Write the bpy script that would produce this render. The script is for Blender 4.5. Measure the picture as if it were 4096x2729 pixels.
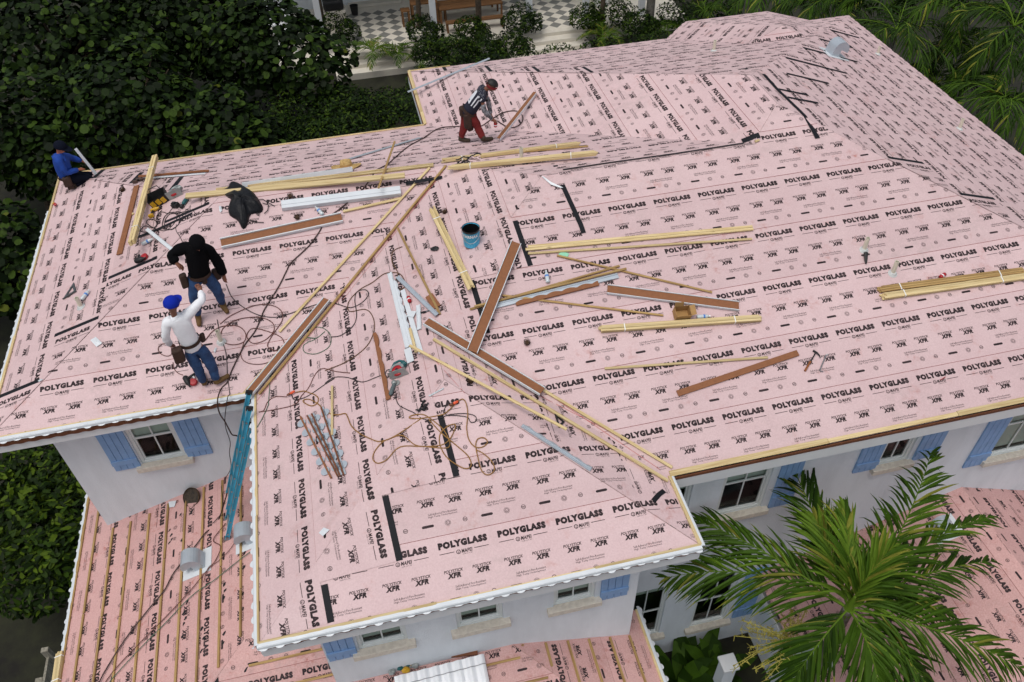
import bpy, bmesh, math, random
from mathutils import Vector, Matrix
R = math.radians
random.seed(7)
for o in list(bpy.data.objects): bpy.data.objects.remove(o)
SC = bpy.context.scene
COL = SC.collection

# ------------------------------------------------------------------ camera
CF, CPOS, CYAW, CPIT, CROL = 3304.2233, Vector((2.1627, -5.1132, 9.5882)), 0.2079, 0.7828, -0.0296
FWD = Vector((math.sin(CYAW)*math.cos(CPIT), math.cos(CYAW)*math.cos(CPIT), -math.sin(CPIT)))
_r = Vector((math.cos(CYAW), -math.sin(CYAW), 0)); _u = _r.cross(FWD)
RGT = _r*math.cos(CROL) + _u*math.sin(CROL); UPV = -_r*math.sin(CROL) + _u*math.cos(CROL)
cam = bpy.data.cameras.new('camera'); cob = bpy.data.objects.new('camera', cam); COL.objects.link(cob)
M = Matrix((RGT, UPV, -FWD)).transposed().to_4x4(); M.translation = CPOS; cob.matrix_world = M
cam.sensor_width = 36; cam.sensor_fit = 'HORIZONTAL'; cam.lens = CF/4096*36; cam.clip_start = .1; cam.clip_end = 400
SC.camera = cob
SC.render.resolution_x = 1024; SC.render.resolution_y = 682
# ------------------------------------------------------------------ light
SUN_AZ, SUN_EL = R(-135), R(72)          # azimuth measured from +y towards +x
w = bpy.data.worlds.new('World'); SC.world = w; w.use_nodes = True
nt = w.node_tree; sky = nt.nodes.new('ShaderNodeTexSky'); sky.sky_type = 'NISHITA'; sky.sun_disc = False
sky.sun_elevation = SUN_EL; sky.sun_rotation = SUN_AZ; sky.air_density = 1.0; sky.dust_density = 5.0; sky.ozone_density = 1.0
bg = nt.nodes['Background']; bg.inputs[1].default_value = 0.15
hs = nt.nodes.new('ShaderNodeHueSaturation'); hs.inputs['Saturation'].default_value = 0.45   # cloud cover greys the sky
nt.links.new(sky.outputs[0], hs.inputs['Color']); nt.links.new(hs.outputs[0], bg.inputs[0])
sun = bpy.data.lights.new('sun', 'SUN'); sun.energy = 0.85; sun.angle = R(30); sun.color = (1, .97, .93)
so = bpy.data.objects.new('sun', sun); COL.objects.link(so)
sd = Vector((math.sin(SUN_AZ)*math.cos(SUN_EL), math.cos(SUN_AZ)*math.cos(SUN_EL), math.sin(SUN_EL)))
so.rotation_euler = sd.to_track_quat('Z', 'Y').to_euler()
SC.view_settings.view_transform = 'Standard'; SC.view_settings.look = 'None'
SC.view_settings.exposure = -0.22; SC.view_settings.gamma = 1.0; SC.view_settings.use_curve_mapping = False
SC.render.engine = 'CYCLES'

# ------------------------------------------------------------------ helpers
def ray(q):
    return FWD + RGT*((q[0]-2048)/CF) - UPV*((q[1]-1364.5)/CF)
def hit(q, n, c):
    """photo point -> place where its sight line meets the real plane n.P = c"""
    n = Vector(n); d = ray(q); return CPOS + d*((c - n.dot(CPOS))/n.dot(d))
def srgb(r, g, b):
    f = lambda c: (c/255/12.92 if c/255 <= .04045 else ((c/255+.055)/1.055)**2.4)
    return (f(r), f(g), f(b), 1)

class MB:
    def __init__(s): s.v = []; s.f = []; s.m = []; s.mats = []
    def mi(s, m):
        if m not in s.mats: s.mats.append(m)
        return s.mats.index(m)
    def poly(s, pts, m):
        b = len(s.v); s.v.extend([tuple(p) for p in pts]); s.f.append(tuple(range(b, b+len(pts)))); s.m.append(s.mi(m))
    def mesh(s, vs, fs, m):
        b = len(s.v); s.v.extend([tuple(p) for p in vs]); k = s.mi(m)
        for f in fs: s.f.append(tuple(i+b for i in f)); s.m.append(k)
    def box(s, c, x, y, z, m):
        """box from centre and three half-axis vectors"""
        c = Vector(c); x = Vector(x); y = Vector(y); z = Vector(z)
        vs = [c+x*i+y*j+z*k for i in (-1, 1) for j in (-1, 1) for k in (-1, 1)]
        fs = [(0,1,3,2),(4,6,7,5),(0,4,5,1),(2,3,7,6),(0,2,6,4),(1,5,7,3)]
        if x.cross(y).dot(z) < 0: fs = [tuple(reversed(f)) for f in fs]
        s.mesh(vs, fs, m)
    def abox(s, x0, x1, y0, y1, z0, z1, m):
        s.box(((x0+x1)/2, (y0+y1)/2, (z0+z1)/2), ((x1-x0)/2, 0, 0), (0, (y1-y0)/2, 0), (0, 0, (z1-z0)/2), m)
    def bar(s, a, b, wdt, hgt, up, m):
        """bar along a->b, its underside on the line a-b"""
        a = Vector(a); b = Vector(b); up = Vector(up).normalized(); d = (b-a); ln = d.length; d.normalize()
        up = (up - d*up.dot(d)).normalized(); sd = d.cross(up)
        s.box((a+b)/2 + up*hgt/2, d*ln/2, sd*wdt/2, up*hgt/2, m)
    def tube(s, pts, r, m, n=6, caps=True):
        pts = [Vector(p) for p in pts]; rr = r if isinstance(r, (list, tuple)) else [r]*len(pts)
        base = len(s.v); k = s.mi(m); prev = None
        for i, p in enumerate(pts):
            t = (pts[min(i+1, len(pts)-1)] - pts[max(i-1, 0)])
            t = t.normalized() if t.length > 1e-9 else Vector((0, 0, 1))
            if prev is None:
                a = Vector((0, 0, 1)) if abs(t.z) < .9 else Vector((1, 0, 0)); x = t.cross(a).normalized()
            else: x = (prev - t*prev.dot(t)).normalized()
            prev = x; y = t.cross(x)
            for j in range(n):
                an = 2*math.pi*j/n; s.v.append(tuple(p + (x*math.cos(an) + y*math.sin(an))*rr[i]))
        for i in range(len(pts)-1):
            for j in range(n):
                a = base+i*n+j; b = base+i*n+(j+1) % n
                s.f.append((a, b, b+n, a+n)); s.m.append(k)
        if caps:
            s.f.append(tuple(base+j for j in reversed(range(n)))); s.m.append(k)
            s.f.append(tuple(base+(len(pts)-1)*n+j for j in range(n))); s.m.append(k)
    def lathe(s, prof, m, n=20, c=(0,0,0), ax=(0,0,1), cap=True):
        """prof = [(r, h)...] turned round ax at c"""
        ax = Vector(ax).normalized(); a = Vector((1,0,0)) if abs(ax.x) < .9 else Vector((0,1,0))
        x = ax.cross(a).normalized(); y = ax.cross(x); c = Vector(c); base = len(s.v); k = s.mi(m)
        for (r, h) in prof:
            for j in range(n):
                an = 2*math.pi*j/n; s.v.append(tuple(c + ax*h + (x*math.cos(an)+y*math.sin(an))*r))
        for i in range(len(prof)-1):
            for j in range(n):
                p0 = base+i*n+j; p1 = base+i*n+(j+1) % n
                s.f.append((p0, p1, p1+n, p0+n)); s.m.append(k)
        if cap:
            s.f.append(tuple(base+j for j in reversed(range(n)))); s.m.append(k)
            s.f.append(tuple(base+(len(prof)-1)*n+j for j in range(n))); s.m.append(k)
    def blob(s, c, rx, ry, rz, m, seed=0, rough=.15, n=8, k=6):
        rnd = random.Random(seed); c = Vector(c)
        pts = []; 
        for i in range(k+1):
            th = math.pi*i/k
            for j in range(n):
                ph = 2*math.pi*j/n; q = 1+rnd.uniform(-rough, rough)
                pts.append(c+Vector((rx*q*math.sin(th)*math.cos(ph), ry*q*math.sin(th)*math.sin(ph), rz*math.cos(th)*(1+rnd.uniform(-rough, rough)*.5))))
        fs = []
        for i in range(k):
            for j in range(n):
                fs.append((i*n+j, (i+1)*n+j, (i+1)*n+(j+1) % n, i*n+(j+1) % n))
        s.mesh(pts, fs, m)
    def build(s, name, parent=None, smooth=False, loc=None):
        me = bpy.data.meshes.new(name); me.from_pydata(s.v, [], s.f)
        for m in s.mats: me.materials.append(m)
        if len(s.mats) > 1: me.polygons.foreach_set('material_index', s.m)
        if smooth: me.polygons.foreach_set('use_smooth', [True]*len(me.polygons))
        me.update()
        o = bpy.data.objects.new(name, me); COL.objects.link(o)
        if parent: o.parent = parent
        if loc is not None: o.location = loc
        return o
def tag(o, label=None, cat=None, group=None, kind=None):
    if label: o['label'] = label
    if cat: o['category'] = cat
    if group: o['group'] = group
    if kind: o['kind'] = kind
    return o
def empty(name, loc=(0,0,0), label=None, cat=None, group=None):
    o = bpy.data.objects.new(name, None); COL.objects.link(o); o.location = loc; o.empty_display_size = .1
    return tag(o, label, cat, group)
def bevel(o, wd=.004, seg=1):
    b = o.modifiers.new('bevel', 'BEVEL'); b.width = wd; b.segments = seg; b.limit_method = 'ANGLE'; return o
def copy_tree(o, parent=None):
    c = o.copy(); COL.objects.link(c); c.parent = parent
    for ch in list(o.children): copy_tree(ch, c)
    return c

# ------------------------------------------------------------------ materials
MATS = {}
def mat(name, col, rough=.7, metal=0, var=0, scale=8, col2=None, bump=0, bscale=60, spec=.5, detail=4, stretch=None, emit=None):
    """procedural principled material: two-tone noise in object space and a fine bump"""
    if name in MATS: return MATS[name]
    m = bpy.data.materials.new(name); m.use_nodes = True; N = m.node_tree.nodes; Lk = m.node_tree.links
    b = N['Principled BSDF']; b.inputs['Roughness'].default_value = rough; b.inputs['Metallic'].default_value = metal
    b.inputs['Specular IOR Level'].default_value = spec
    col = tuple(col) if len(col) == 4 else tuple(col)+(1,)
    b.inputs['Base Color'].default_value = col
    tc = N.new('ShaderNodeTexCoord'); src = tc.outputs['Object']
    if stretch:
        mp = N.new('ShaderNodeMapping'); mp.inputs['Scale'].default_value = stretch; Lk.new(src, mp.inputs[0]); src = mp.outputs[0]
    if var or col2:
        n = N.new('ShaderNodeTexNoise'); n.inputs['Scale'].default_value = scale; n.inputs['Detail'].default_value = detail
        n.inputs['Roughness'].default_value = .65
        r = N.new('ShaderNodeValToRGB'); r.color_ramp.elements[0].position = .35; r.color_ramp.elements[1].position = .65
        c2 = col2 if col2 else tuple(c*(1-var) for c in col[:3])+(1,)
        if len(c2) == 3: c2 = tuple(c2)+(1,)
        r.color_ramp.elements[0].color = c2; r.color_ramp.elements[1].color = col
        Lk.new(src, n.inputs[0]); Lk.new(n.outputs[0], r.inputs[0]); Lk.new(r.outputs[0], b.inputs['Base Color'])
    if bump:
        n2 = N.new('ShaderNodeTexNoise'); n2.inputs['Scale'].default_value = bscale; n2.inputs['Detail'].default_value = 3
        bp = N.new('ShaderNodeBump'); bp.inputs['Strength'].default_value = bump; bp.inputs['Distance'].default_value = .01
        Lk.new(tc.outputs['Object'], n2.inputs[0]); Lk.new(n2.outputs[0], bp.inputs['Height']); Lk.new(bp.outputs[0], b.inputs['Normal'])
    MATS[name] = m; return m
def wood(name, c1, c2, rough=.75):
    """timber: grain streaks along local x plus a few knots"""
    if name in MATS: return MATS[name]
    m = bpy.data.materials.new(name); m.use_nodes = True; N = m.node_tree.nodes; Lk = m.node_tree.links; b = N['Principled BSDF']
    b.inputs['Roughness'].default_value = rough
    tc = N.new('ShaderNodeTexCoord'); oi = N.new('ShaderNodeObjectInfo')
    mp = N.new('ShaderNodeMapping'); mp.inputs['Scale'].default_value = (2.2, 60, 60); Lk.new(tc.outputs['Object'], mp.inputs[0])
    n = N.new('ShaderNodeTexNoise'); n.noise_dimensions = '4D'; n.inputs['Scale'].default_value = 1.0; n.inputs['Detail'].default_value = 3
    Lk.new(mp.outputs[0], n.inputs[0]); ml = N.new('ShaderNodeMath'); ml.operation = 'MULTIPLY'; ml.inputs[1].default_value = 50
    Lk.new(oi.outputs['Random'], ml.inputs[0]); Lk.new(ml.outputs[0], n.inputs['W'])
    r = N.new('ShaderNodeValToRGB'); r.color_ramp.elements[0].position = .3; r.color_ramp.elements[1].position = .62
    r.color_ramp.elements[0].color = c2; r.color_ramp.elements[1].color = c1; Lk.new(n.outputs[0], r.inputs[0])
    mp2 = N.new('ShaderNodeMapping'); mp2.inputs['Scale'].default_value = (2.6, 9, 9); Lk.new(tc.outputs['Object'], mp2.inputs[0])
    vo = N.new('ShaderNodeTexVoronoi'); vo.inputs['Scale'].default_value = 1.0; vo.voronoi_dimensions = '4D'
    Lk.new(mp2.outputs[0], vo.inputs['Vector']); Lk.new(ml.outputs[0], vo.inputs['W'])
    kr = N.new('ShaderNodeValToRGB'); kr.color_ramp.elements[0].position = .07; kr.color_ramp.elements[1].position = .15
    kr.color_ramp.elements[0].color = (1,1,1,1); kr.color_ramp.elements[1].color = (0,0,0,1); Lk.new(vo.outputs['Distance'], kr.inputs[0])
    mx = N.new('ShaderNodeMixRGB'); mx.inputs[2].default_value = (c2[0]*.35, c2[1]*.28, c2[2]*.25, 1)
    mu = N.new('ShaderNodeMath'); mu.operation = 'MULTIPLY'; mu.inputs[1].default_value = .8
    Lk.new(kr.outputs[0], mu.inputs[0]); Lk.new(mu.outputs[0], mx.inputs[0]); Lk.new(r.outputs[0], mx.inputs[1])
    hv = N.new('ShaderNodeHueSaturation'); mr = N.new('ShaderNodeMapRange'); mr.inputs[3].default_value = .82; mr.inputs[4].default_value = 1.12
    Lk.new(oi.outputs['Random'], mr.inputs[0]); Lk.new(mr.outputs[0], hv.inputs['Value']); Lk.new(mx.outputs[0], hv.inputs['Color'])
    Lk.new(hv.outputs[0], b.inputs['Base Color'])
    MATS[name] = m; return m
def membrane(name, c1, c2, stain, amt):
    """fleece-faced underlayment: fine speckle, soft blotches and rusty-pink scuffs"""
    m = bpy.data.materials.new(name); m.use_nodes = True; N = m.node_tree.nodes; Lk = m.node_tree.links; b = N['Principled BSDF']
    b.inputs['Roughness'].default_value = .62; b.inputs['Specular IOR Level'].default_value = .35
    g = N.new('ShaderNodeNewGeometry')
    def noise(sc, det, lo, hi):
        n = N.new('ShaderNodeTexNoise'); n.inputs['Scale'].default_value = sc; n.inputs['Detail'].default_value = det; n.inputs['Roughness'].default_value = .6
        Lk.new(g.outputs['Position'], n.inputs[0]); r = N.new('ShaderNodeMapRange'); r.inputs[1].default_value = lo; r.inputs[2].default_value = hi
        Lk.new(n.outputs[0], r.inputs[0]); return r.outputs[0]
    sp = noise(45, 4, .3, .7); bl = noise(.9, 3, .35, .7); st = noise(2.3, 6, .56, .74); st2 = noise(14, 5, .45, .75)
    a = N.new('ShaderNodeMixRGB'); a.inputs[1].default_value = c1; a.inputs[2].default_value = c2; Lk.new(sp, a.inputs[0])
    k = N.new('ShaderNodeMixRGB'); k.blend_type = 'MULTIPLY'; k.inputs[2].default_value = (.93, .90, .91, 1); Lk.new(bl, k.inputs[0]); Lk.new(a.outputs[0], k.inputs[1])
    mu = N.new('ShaderNodeMath'); mu.operation = 'MULTIPLY'; Lk.new(st, mu.inputs[0]); Lk.new(st2, mu.inputs[1])
    m2 = N.new('ShaderNodeMath'); m2.operation = 'MULTIPLY'; m2.inputs[1].default_value = amt; Lk.new(mu.outputs[0], m2.inputs[0])
    k2 = N.new('ShaderNodeMixRGB'); k2.inputs[2].default_value = stain; Lk.new(m2.outputs[0], k2.inputs[0]); Lk.new(k.outputs[0], k2.inputs[1])
    oi = N.new('ShaderNodeObjectInfo'); mr = N.new('ShaderNodeMapRange'); mr.inputs[3].default_value = .94; mr.inputs[4].default_value = 1.04; Lk.new(oi.outputs['Random'], mr.inputs[0])
    du = noise(.55, 8, .5, .68); k3 = N.new('ShaderNodeMixRGB'); k3.inputs[2].default_value = (.36, .29, .27, 1); m3 = N.new('ShaderNodeMath'); m3.operation = 'MULTIPLY'; m3.inputs[1].default_value = .32; Lk.new(du, m3.inputs[0])
    m4 = N.new('ShaderNodeMath'); m4.operation = 'MULTIPLY'; Lk.new(m3.outputs[0], m4.inputs[0]); Lk.new(noise(9, 6, .4, .62), m4.inputs[1]); Lk.new(m4.outputs[0], k3.inputs[0]); Lk.new(k2.outputs[0], k3.inputs[1])
    hv = N.new('ShaderNodeHueSaturation'); Lk.new(mr.outputs[0], hv.inputs['Value']); Lk.new(k3.outputs[0], hv.inputs['Color']); Lk.new(hv.outputs[0], b.inputs['Base Color'])
    n2 = N.new('ShaderNodeTexNoise'); n2.inputs['Scale'].default_value = 3; n2.inputs['Detail'].default_value = 6; Lk.new(g.outputs['Position'], n2.inputs[0])
    bp = N.new('ShaderNodeBump'); bp.inputs['Strength'].default_value = .6; bp.inputs['Distance'].default_value = .03
    Lk.new(n2.outputs[0], bp.inputs['Height']); Lk.new(bp.outputs[0], b.inputs['Normal'])
    MATS[name] = m; return m
PINK = membrane('pink_membrane', srgb(220,194,194), srgb(207,180,180), srgb(180,116,104), 1.1)
PINK2 = membrane('worn_membrane', srgb(216,176,171), srgb(196,152,147), srgb(166,84,70), 1.5)
INK = mat('print_ink', srgb(38,31,33), .75, col2=srgb(68,56,58), scale=2.5, spec=.2, detail=8)
SELV = mat('selvage', (.009,.010,.014), .65, var=.3, scale=6, spec=.25)
LAP = mat('lap_edge', srgb(150,92,90), .8)
PINE = wood('treated_pine', srgb(218,198,150), srgb(184,158,106))
PINE2 = wood('aged_pine', srgb(178,148,94), srgb(136,104,60))
FOAM = mat('brown_profile', srgb(142,92,58), .75, var=.15, scale=20, bump=.2, bscale=200)
DBROWN = mat('brown_closure', srgb(116,70,44), .8, var=.2, scale=12)
WMET = mat('white_metal', srgb(214,220,224), .4, var=.05, scale=4)
GMET = mat('dull_galvanised', srgb(186,196,204), .38, metal=.35, var=.08, scale=6)
TRIM = mat('white_fascia', srgb(228,231,233), .55, var=.06, scale=3)
STUC = mat('white_stucco', srgb(230,237,242), .9, var=.11, scale=2.2, bump=.6, bscale=60, stretch=(1.2,1.2,.3))
SILLM = mat('coral_sill', srgb(224,217,203), .9, col2=srgb(204,196,182), scale=14, bump=.4, bscale=70)
BLUE = mat('blue_paint', srgb(138,176,220), .6, var=.14, scale=6)
VINYL = mat('white_vinyl', srgb(224,230,228), .45, var=.05, scale=5)
BLIND = mat('window_blind', srgb(218,224,216), .8, var=.1, scale=3)
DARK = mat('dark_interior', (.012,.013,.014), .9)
def glass():
    m = bpy.data.materials.new('window_glass'); m.use_nodes = True; N = m.node_tree.nodes; Lk = m.node_tree.links
    N.remove(N['Principled BSDF']); t = N.new('ShaderNodeBsdfTransparent'); t.inputs[0].default_value = (.8,.88,.84,1)
    g = N.new('ShaderNodeBsdfGlossy'); g.inputs['Roughness'].default_value = .03; f = N.new('ShaderNodeFresnel'); f.inputs[0].default_value = 1.3
    x = N.new('ShaderNodeMixShader'); Lk.new(f.outputs[0], x.inputs[0]); Lk.new(t.outputs[0], x.inputs[1]); Lk.new(g.outputs[0], x.inputs[2])
    Lk.new(x.outputs[0], N['Material Output'].inputs[0]); MATS['glass'] = m; return m
GLASS = glass()
# ------------------------------------------------------------------ roof planes
S = 0.341; KK = math.sqrt(1+S*S)
e, W, d, L, D1, x2, yb, Xr = 4.1915, 5.6897, 1.1285, 3.9377, 7.2767, 3.8028, 14.0935, 15.6629
h = D1/2; h2 = (e+D1-d)/2; h3 = (Xr-x2)/2; wh = W/2
R1 = (h, e+h); R2 = (h2, d+h2); R3 = (x2+h2, d+h2); E1 = (x2+h3, d+h3); E2 = (x2+h3, yb-h3)
EXPO, FIRST, PER = .97, .84, .785

class Face:
    """a roof slope: eave point o (plan), upslope direction up (plan), slope s, eave height z0, convex plan pieces"""
    def __init__(f, name, o, up, parts, s=S, z0=0.0):
        f.name = name; f.o = Vector(o); f.up = Vector(up).normalized(); f.r = Vector((f.up.y, -f.up.x)); f.s = s; f.z0 = z0
        f.kk = math.sqrt(1+s*s); f.n = Vector((-s*f.up.x, -s*f.up.y, 1)).normalized()
        f.parts = [[f.uv(p) for p in q] for q in parts]
    def uv(f, p): q = Vector(p[:2])-f.o; return (q.dot(f.r), q.dot(f.up)*f.kk)
    def p3(f, u, v, hh=0):
        q = f.o + f.r*u + f.up*(v/f.kk); return Vector((q.x, q.y, f.z0 + f.s*v/f.kk)) + f.n*hh
    def at(f, x, y, hh=0):
        """photo point on this slope"""
        c = f.n.dot(f.p3(0, 0, hh)); return hit((x, y), f.n, c)
    def dirs(f): return f.p3(1,0)-f.p3(0,0), f.p3(0,1)-f.p3(0,0)

def clip(poly, a, b, c):
    """keep a*u + b*v <= c"""
    out = []; n = len(poly)
    for i in range(n):
        p, q = poly[i], poly[(i+1) % n]; dp = a*p[0]+b*p[1]-c; dq = a*q[0]+b*q[1]-c
        if dp <= 0: out.append(p)
        if (dp < 0 < dq) or (dq < 0 < dp):
            t = dp/(dp-dq); out.append((p[0]+(q[0]-p[0])*t, p[1]+(q[1]-p[1])*t))
    return out
def area2(q): return sum(q[i][0]*q[(i+1) % len(q)][1]-q[(i+1) % len(q)][0]*q[i][1] for i in range(len(q)))
def halfplanes(poly):
    if area2(poly) < 0: poly = poly[::-1]
    hp = []
    for i in range(len(poly)):
        p, q = poly[i], poly[(i+1) % len(poly)]; a, b = q[1]-p[1], p[0]-q[0]; l = math.hypot(a, b)
        if l > 1e-6: hp.append((a/l, b/l, (a*p[0]+b*p[1])/l))
    return hp

# ---- print on the membrane, as flat lettering
def text2d(txt, w_, h_, bold=0., shear=0., res=2):
    cu = bpy.data.curves.new('t', 'FONT'); cu.body = txt; cu.offset = bold; cu.shear = shear; cu.resolution_u = res; cu.fill_mode = 'FRONT'; cu.space_character = 1.0+bold*2.4
    ob = bpy.data.objects.new('t', cu); COL.objects.link(ob); bpy.context.view_layer.update()
    me = ob.evaluated_get(bpy.context.evaluated_depsgraph_get()).to_mesh(); me.calc_loop_triangles()
    vs = [(v.co.x, v.co.y) for v in me.vertices]; fs = [tuple(t.vertices) for t in me.loop_triangles]
    bpy.data.objects.remove(ob); bpy.data.curves.remove(cu)
    x0 = min(v[0] for v in vs); x1 = max(v[0] for v in vs); y0 = min(v[1] for v in vs); y1 = max(v[1] for v in vs)
    return [((x-x0)/(x1-x0)*w_, (y-y0)/(y1-y0)*h_) for x, y in vs], fs
def shift(t, u, v): return [(p[0]+u, p[1]+v) for p in t[0]], t[1]
def rect2d(u0, v0, u1, v1): return [(u0,v0),(u1,v0),(u1,v1),(u0,v1)], [(0,1,2),(0,2,3)]
def ring2d(cu, cv, ro, ri, n=12, sx=1.0):
    vs = [(cu+r*math.cos(6.2832*i/n)*sx, cv+r*math.sin(6.2832*i/n)) for r in (ro, ri) for i in range(n)]
    return vs, [t for i in range(n) for t in ((i, (i+1) % n, n+i), ((i+1) % n, n+(i+1) % n, n+i))]
def pill2d(u0, v0, u1, v1):
    r = (v1-v0)/2; c = [(u0+r+r*math.cos(a), v0+r+r*math.sin(a)) for a in [math.pi/2+math.pi*i/4 for i in range(5)]]
    c += [(u1-r+r*math.cos(a), v0+r+r*math.sin(a)) for a in [-math.pi/2+math.pi*i/4 for i in range(5)]]
    return c, [(0, i, i+1) for i in range(1, len(c)-1)]
PS = text2d("POLYSTICK", .25, .04, .028, .25); XF = text2d("XFR", .18, .068, .075, .25)
TILE = [shift(text2d("POLYGLASS", .645, .094, .085), 0, .655), rect2d(0, .594, .195, .602), rect2d(.455, .594, .645, .602),
        shift(text2d('MAPEI', .145, .05, .03, .2), .285, .565), shift(text2d('GROUP', .14, .014, .0, 0, 1), .287, .541),
        ring2d(.247, .588, .031, .022, 7), rect2d(.236, .574, .258, .582), rect2d(.24, .592, .262, .598),
        shift(PS, .012, .346), shift(XF, .045, .274), shift(PS, .382, .346), shift(XF, .415, .274),
        shift(text2d('Self-Adhered Fire-Resistant', .39, .03, .004, 0, 1), .127, .152), shift(text2d('High Temp Underlayment', .385, .03, .004, 0, 1), .125, .115),
        pill2d(.02, -.001, .18, .034), ring2d(.365, .018, .027, .02), rect2d(.355, .008, .36, .028), rect2d(.362, .008, .374, .012),
        ring2d(.365, .018, .04, .036, 10), ring2d(.593, .018, .031, .024), rect2d(.572, .02, .614, .026), rect2d(.574, .008, .612, .014)]
TB = [(min(p[0] for p in t[0]), max(p[0] for p in t[0]), min(p[1] for p in t[0]), max(p[1] for p in t[0])) for t in TILE]

def print_on(mb, polys, v_off, phase, fmap, mtl, hz):
    """lay the repeating print over convex uv pieces; fmap(u, v, h) -> 3-D"""
    for poly in polys:
        if len(poly) < 3: continue
        hp = halfplanes(poly); u0 = min(p[0] for p in poly); u1 = max(p[0] for p in poly)
        k0 = int(math.floor((u0-phase)/PER))-1; k1 = int(math.ceil((u1-phase)/PER))+1
        for k in range(k0, k1+1):
            du = phase+k*PER
            for (vs, fs), bb in zip(TILE, TB):
                cs = [(bb[i]+du, bb[j]+v_off) for i in (0, 1) for j in (2, 3)]
                st = 1
                for a, b, c in hp:
                    q = [a*x+b*y-c for x, y in cs]
                    if min(q) >= 0: st = -1; break
                    if max(q) > 0: st = 0
                if st == -1: continue
                pv = [(x+du, y+v_off) for x, y in vs]
                if st == 1: mb.mesh([fmap(x, y, hz) for x, y in pv], fs, mtl)
                else:
                    for f in fs:
                        t = [pv[i] for i in f]
                        for a, b, c in hp:
                            t = clip(t, a, b, c)
                            if len(t) < 3: break
                        if len(t) >= 3: mb.poly([fmap(x, y, hz) for x, y in t], mtl)

def band(poly, lo, hi): return clip(clip(poly, 0, -1, -lo), 0, 1, hi)
def lay(face, parent, pink=None, seed=0, flaps=(), vmax=None, name='underlayment_sheet', phases=None):
    """cover a slope with courses of membrane; flaps wrap a hip onto the next slope"""
    pink = pink or PINK; rnd = random.Random(seed)
    vm = max(p[1] for q in face.parts for p in q); n = int((vm-FIRST)/EXPO)+2
    for i in range(n):
        lo = 0 if i == 0 else FIRST+EXPO*(i-1); hi = FIRST+EXPO*i; voff = hi-FIRST
        ph = rnd.uniform(0, PER); mb = MB()
        polys = [band(q, lo, min(hi, vm)) for q in face.parts]; polys = [q for q in polys if len(q) >= 3 and abs(area2(q)) > 1e-4]
        if not polys: continue
        fm = lambda u, v, hz: face.p3(u, v, .004+.006*max(0, min(1, (hi-v)/EXPO))+hz)
        for q in polys: 
            mb.poly([fm(u, v, 0) for u, v in (q if area2(q) > 0 else q[::-1])], pink)
            if i:   # exposed lap edge
                us = [u for u, v in q if abs(v-lo) < 1e-5]
                if len(us) >= 2:
                    a, b = min(us), max(us); mb.poly([fm(a, lo, 0), fm(b, lo, 0), face.p3(b, lo-.006, .004), face.p3(a, lo-.006, .004)][::-1], LAP)
        print_on(mb, polys, voff, ph, fm, INK, .0015)
        for fl in flaps:
            A, B, tgt, ext, rng = fl[:5]; strip = fl[5] if len(fl) > 5 else True
            if not (rng[0] <= i <= rng[1]): continue
            a, b = face.uv(A), face.uv(B)
            # hip line in uv; which side is outside
            nu, nv = b[1]-a[1], a[0]-b[0]; l = math.hypot(nu, nv); nu, nv = nu/l, nv/l; c0 = nu*a[0]+nv*a[1]
            cen = [sum(x)/len(face.parts[0]) for x in zip(*face.parts[0])]
            if nu*cen[0]+nv*cen[1] > c0: nu, nv, c0 = -nu, -nv, -c0
            uh = lambda v: a[0]+(b[0]-a[0])*(v-a[1])/(b[1]-a[1]) if abs(b[1]-a[1]) > 1e-6 else a[0]
            sg = 1 if nu > 0 else -1
            A3 = face.p3(*a); ax = (face.p3(*b)-A3).normalized()
            o_ = face.p3(a[0]+nu, a[1]+nv)-A3; o_ = (o_-ax*o_.dot(ax)).normalized()
            t_ = ax.cross(tgt.n).normalized()
            if t_.dot(o_) < 0: t_ = -t_
            ang = math.atan2(ax.dot(o_.cross(t_)), o_.dot(t_)); RM = Matrix.Rotation(ang, 3, ax)
            fm2 = lambda u, v, hz: A3 + RM @ (face.p3(u, v)-A3) + tgt.n*(.016+hz)
            ex = (min(ext, .82) if i == 0 else ext)+rnd.uniform(-.06, .06)
            hi2 = min(hi, vm) if not strip else hi
            big = [(uh(lo)-9, lo), (uh(lo)+9, lo), (uh(lo)+9, hi2), (uh(lo)-9, hi2)]
            q = clip(big, -nu, -nv, -c0); ucut = uh(hi)+sg*ex
            q = clip(q, sg, 0, sg*ucut)
            if len(q) >= 3:
                pts = [fm2(u, v, 0) for u, v in q]
                if (pts[1]-pts[0]).cross(pts[2]-pts[1]).dot(tgt.n) < 0: pts.reverse()
                mb.poly(pts, pink); print_on(mb, [q], voff, ph, fm2, INK, .0015)
            if strip:
                us = uh(hi+EXPO)+sg*ext
                if sg*(ucut-us) > .1:
                    q = [(us, hi), (ucut, hi), (ucut, hi+.085), (us, hi+.085)]
                    # only beyond the hip
                    q = clip(q, -nu, -nv, -c0-.01)
                    if len(q) >= 3:
                        pts = [fm2(u, v, -.002) for u, v in q]
                        if (pts[1]-pts[0]).cross(pts[2]-pts[1]).dot(tgt.n) < 0: pts.reverse()
                        mb.poly(pts, SELV)
        mb.build(name, parent)

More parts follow.
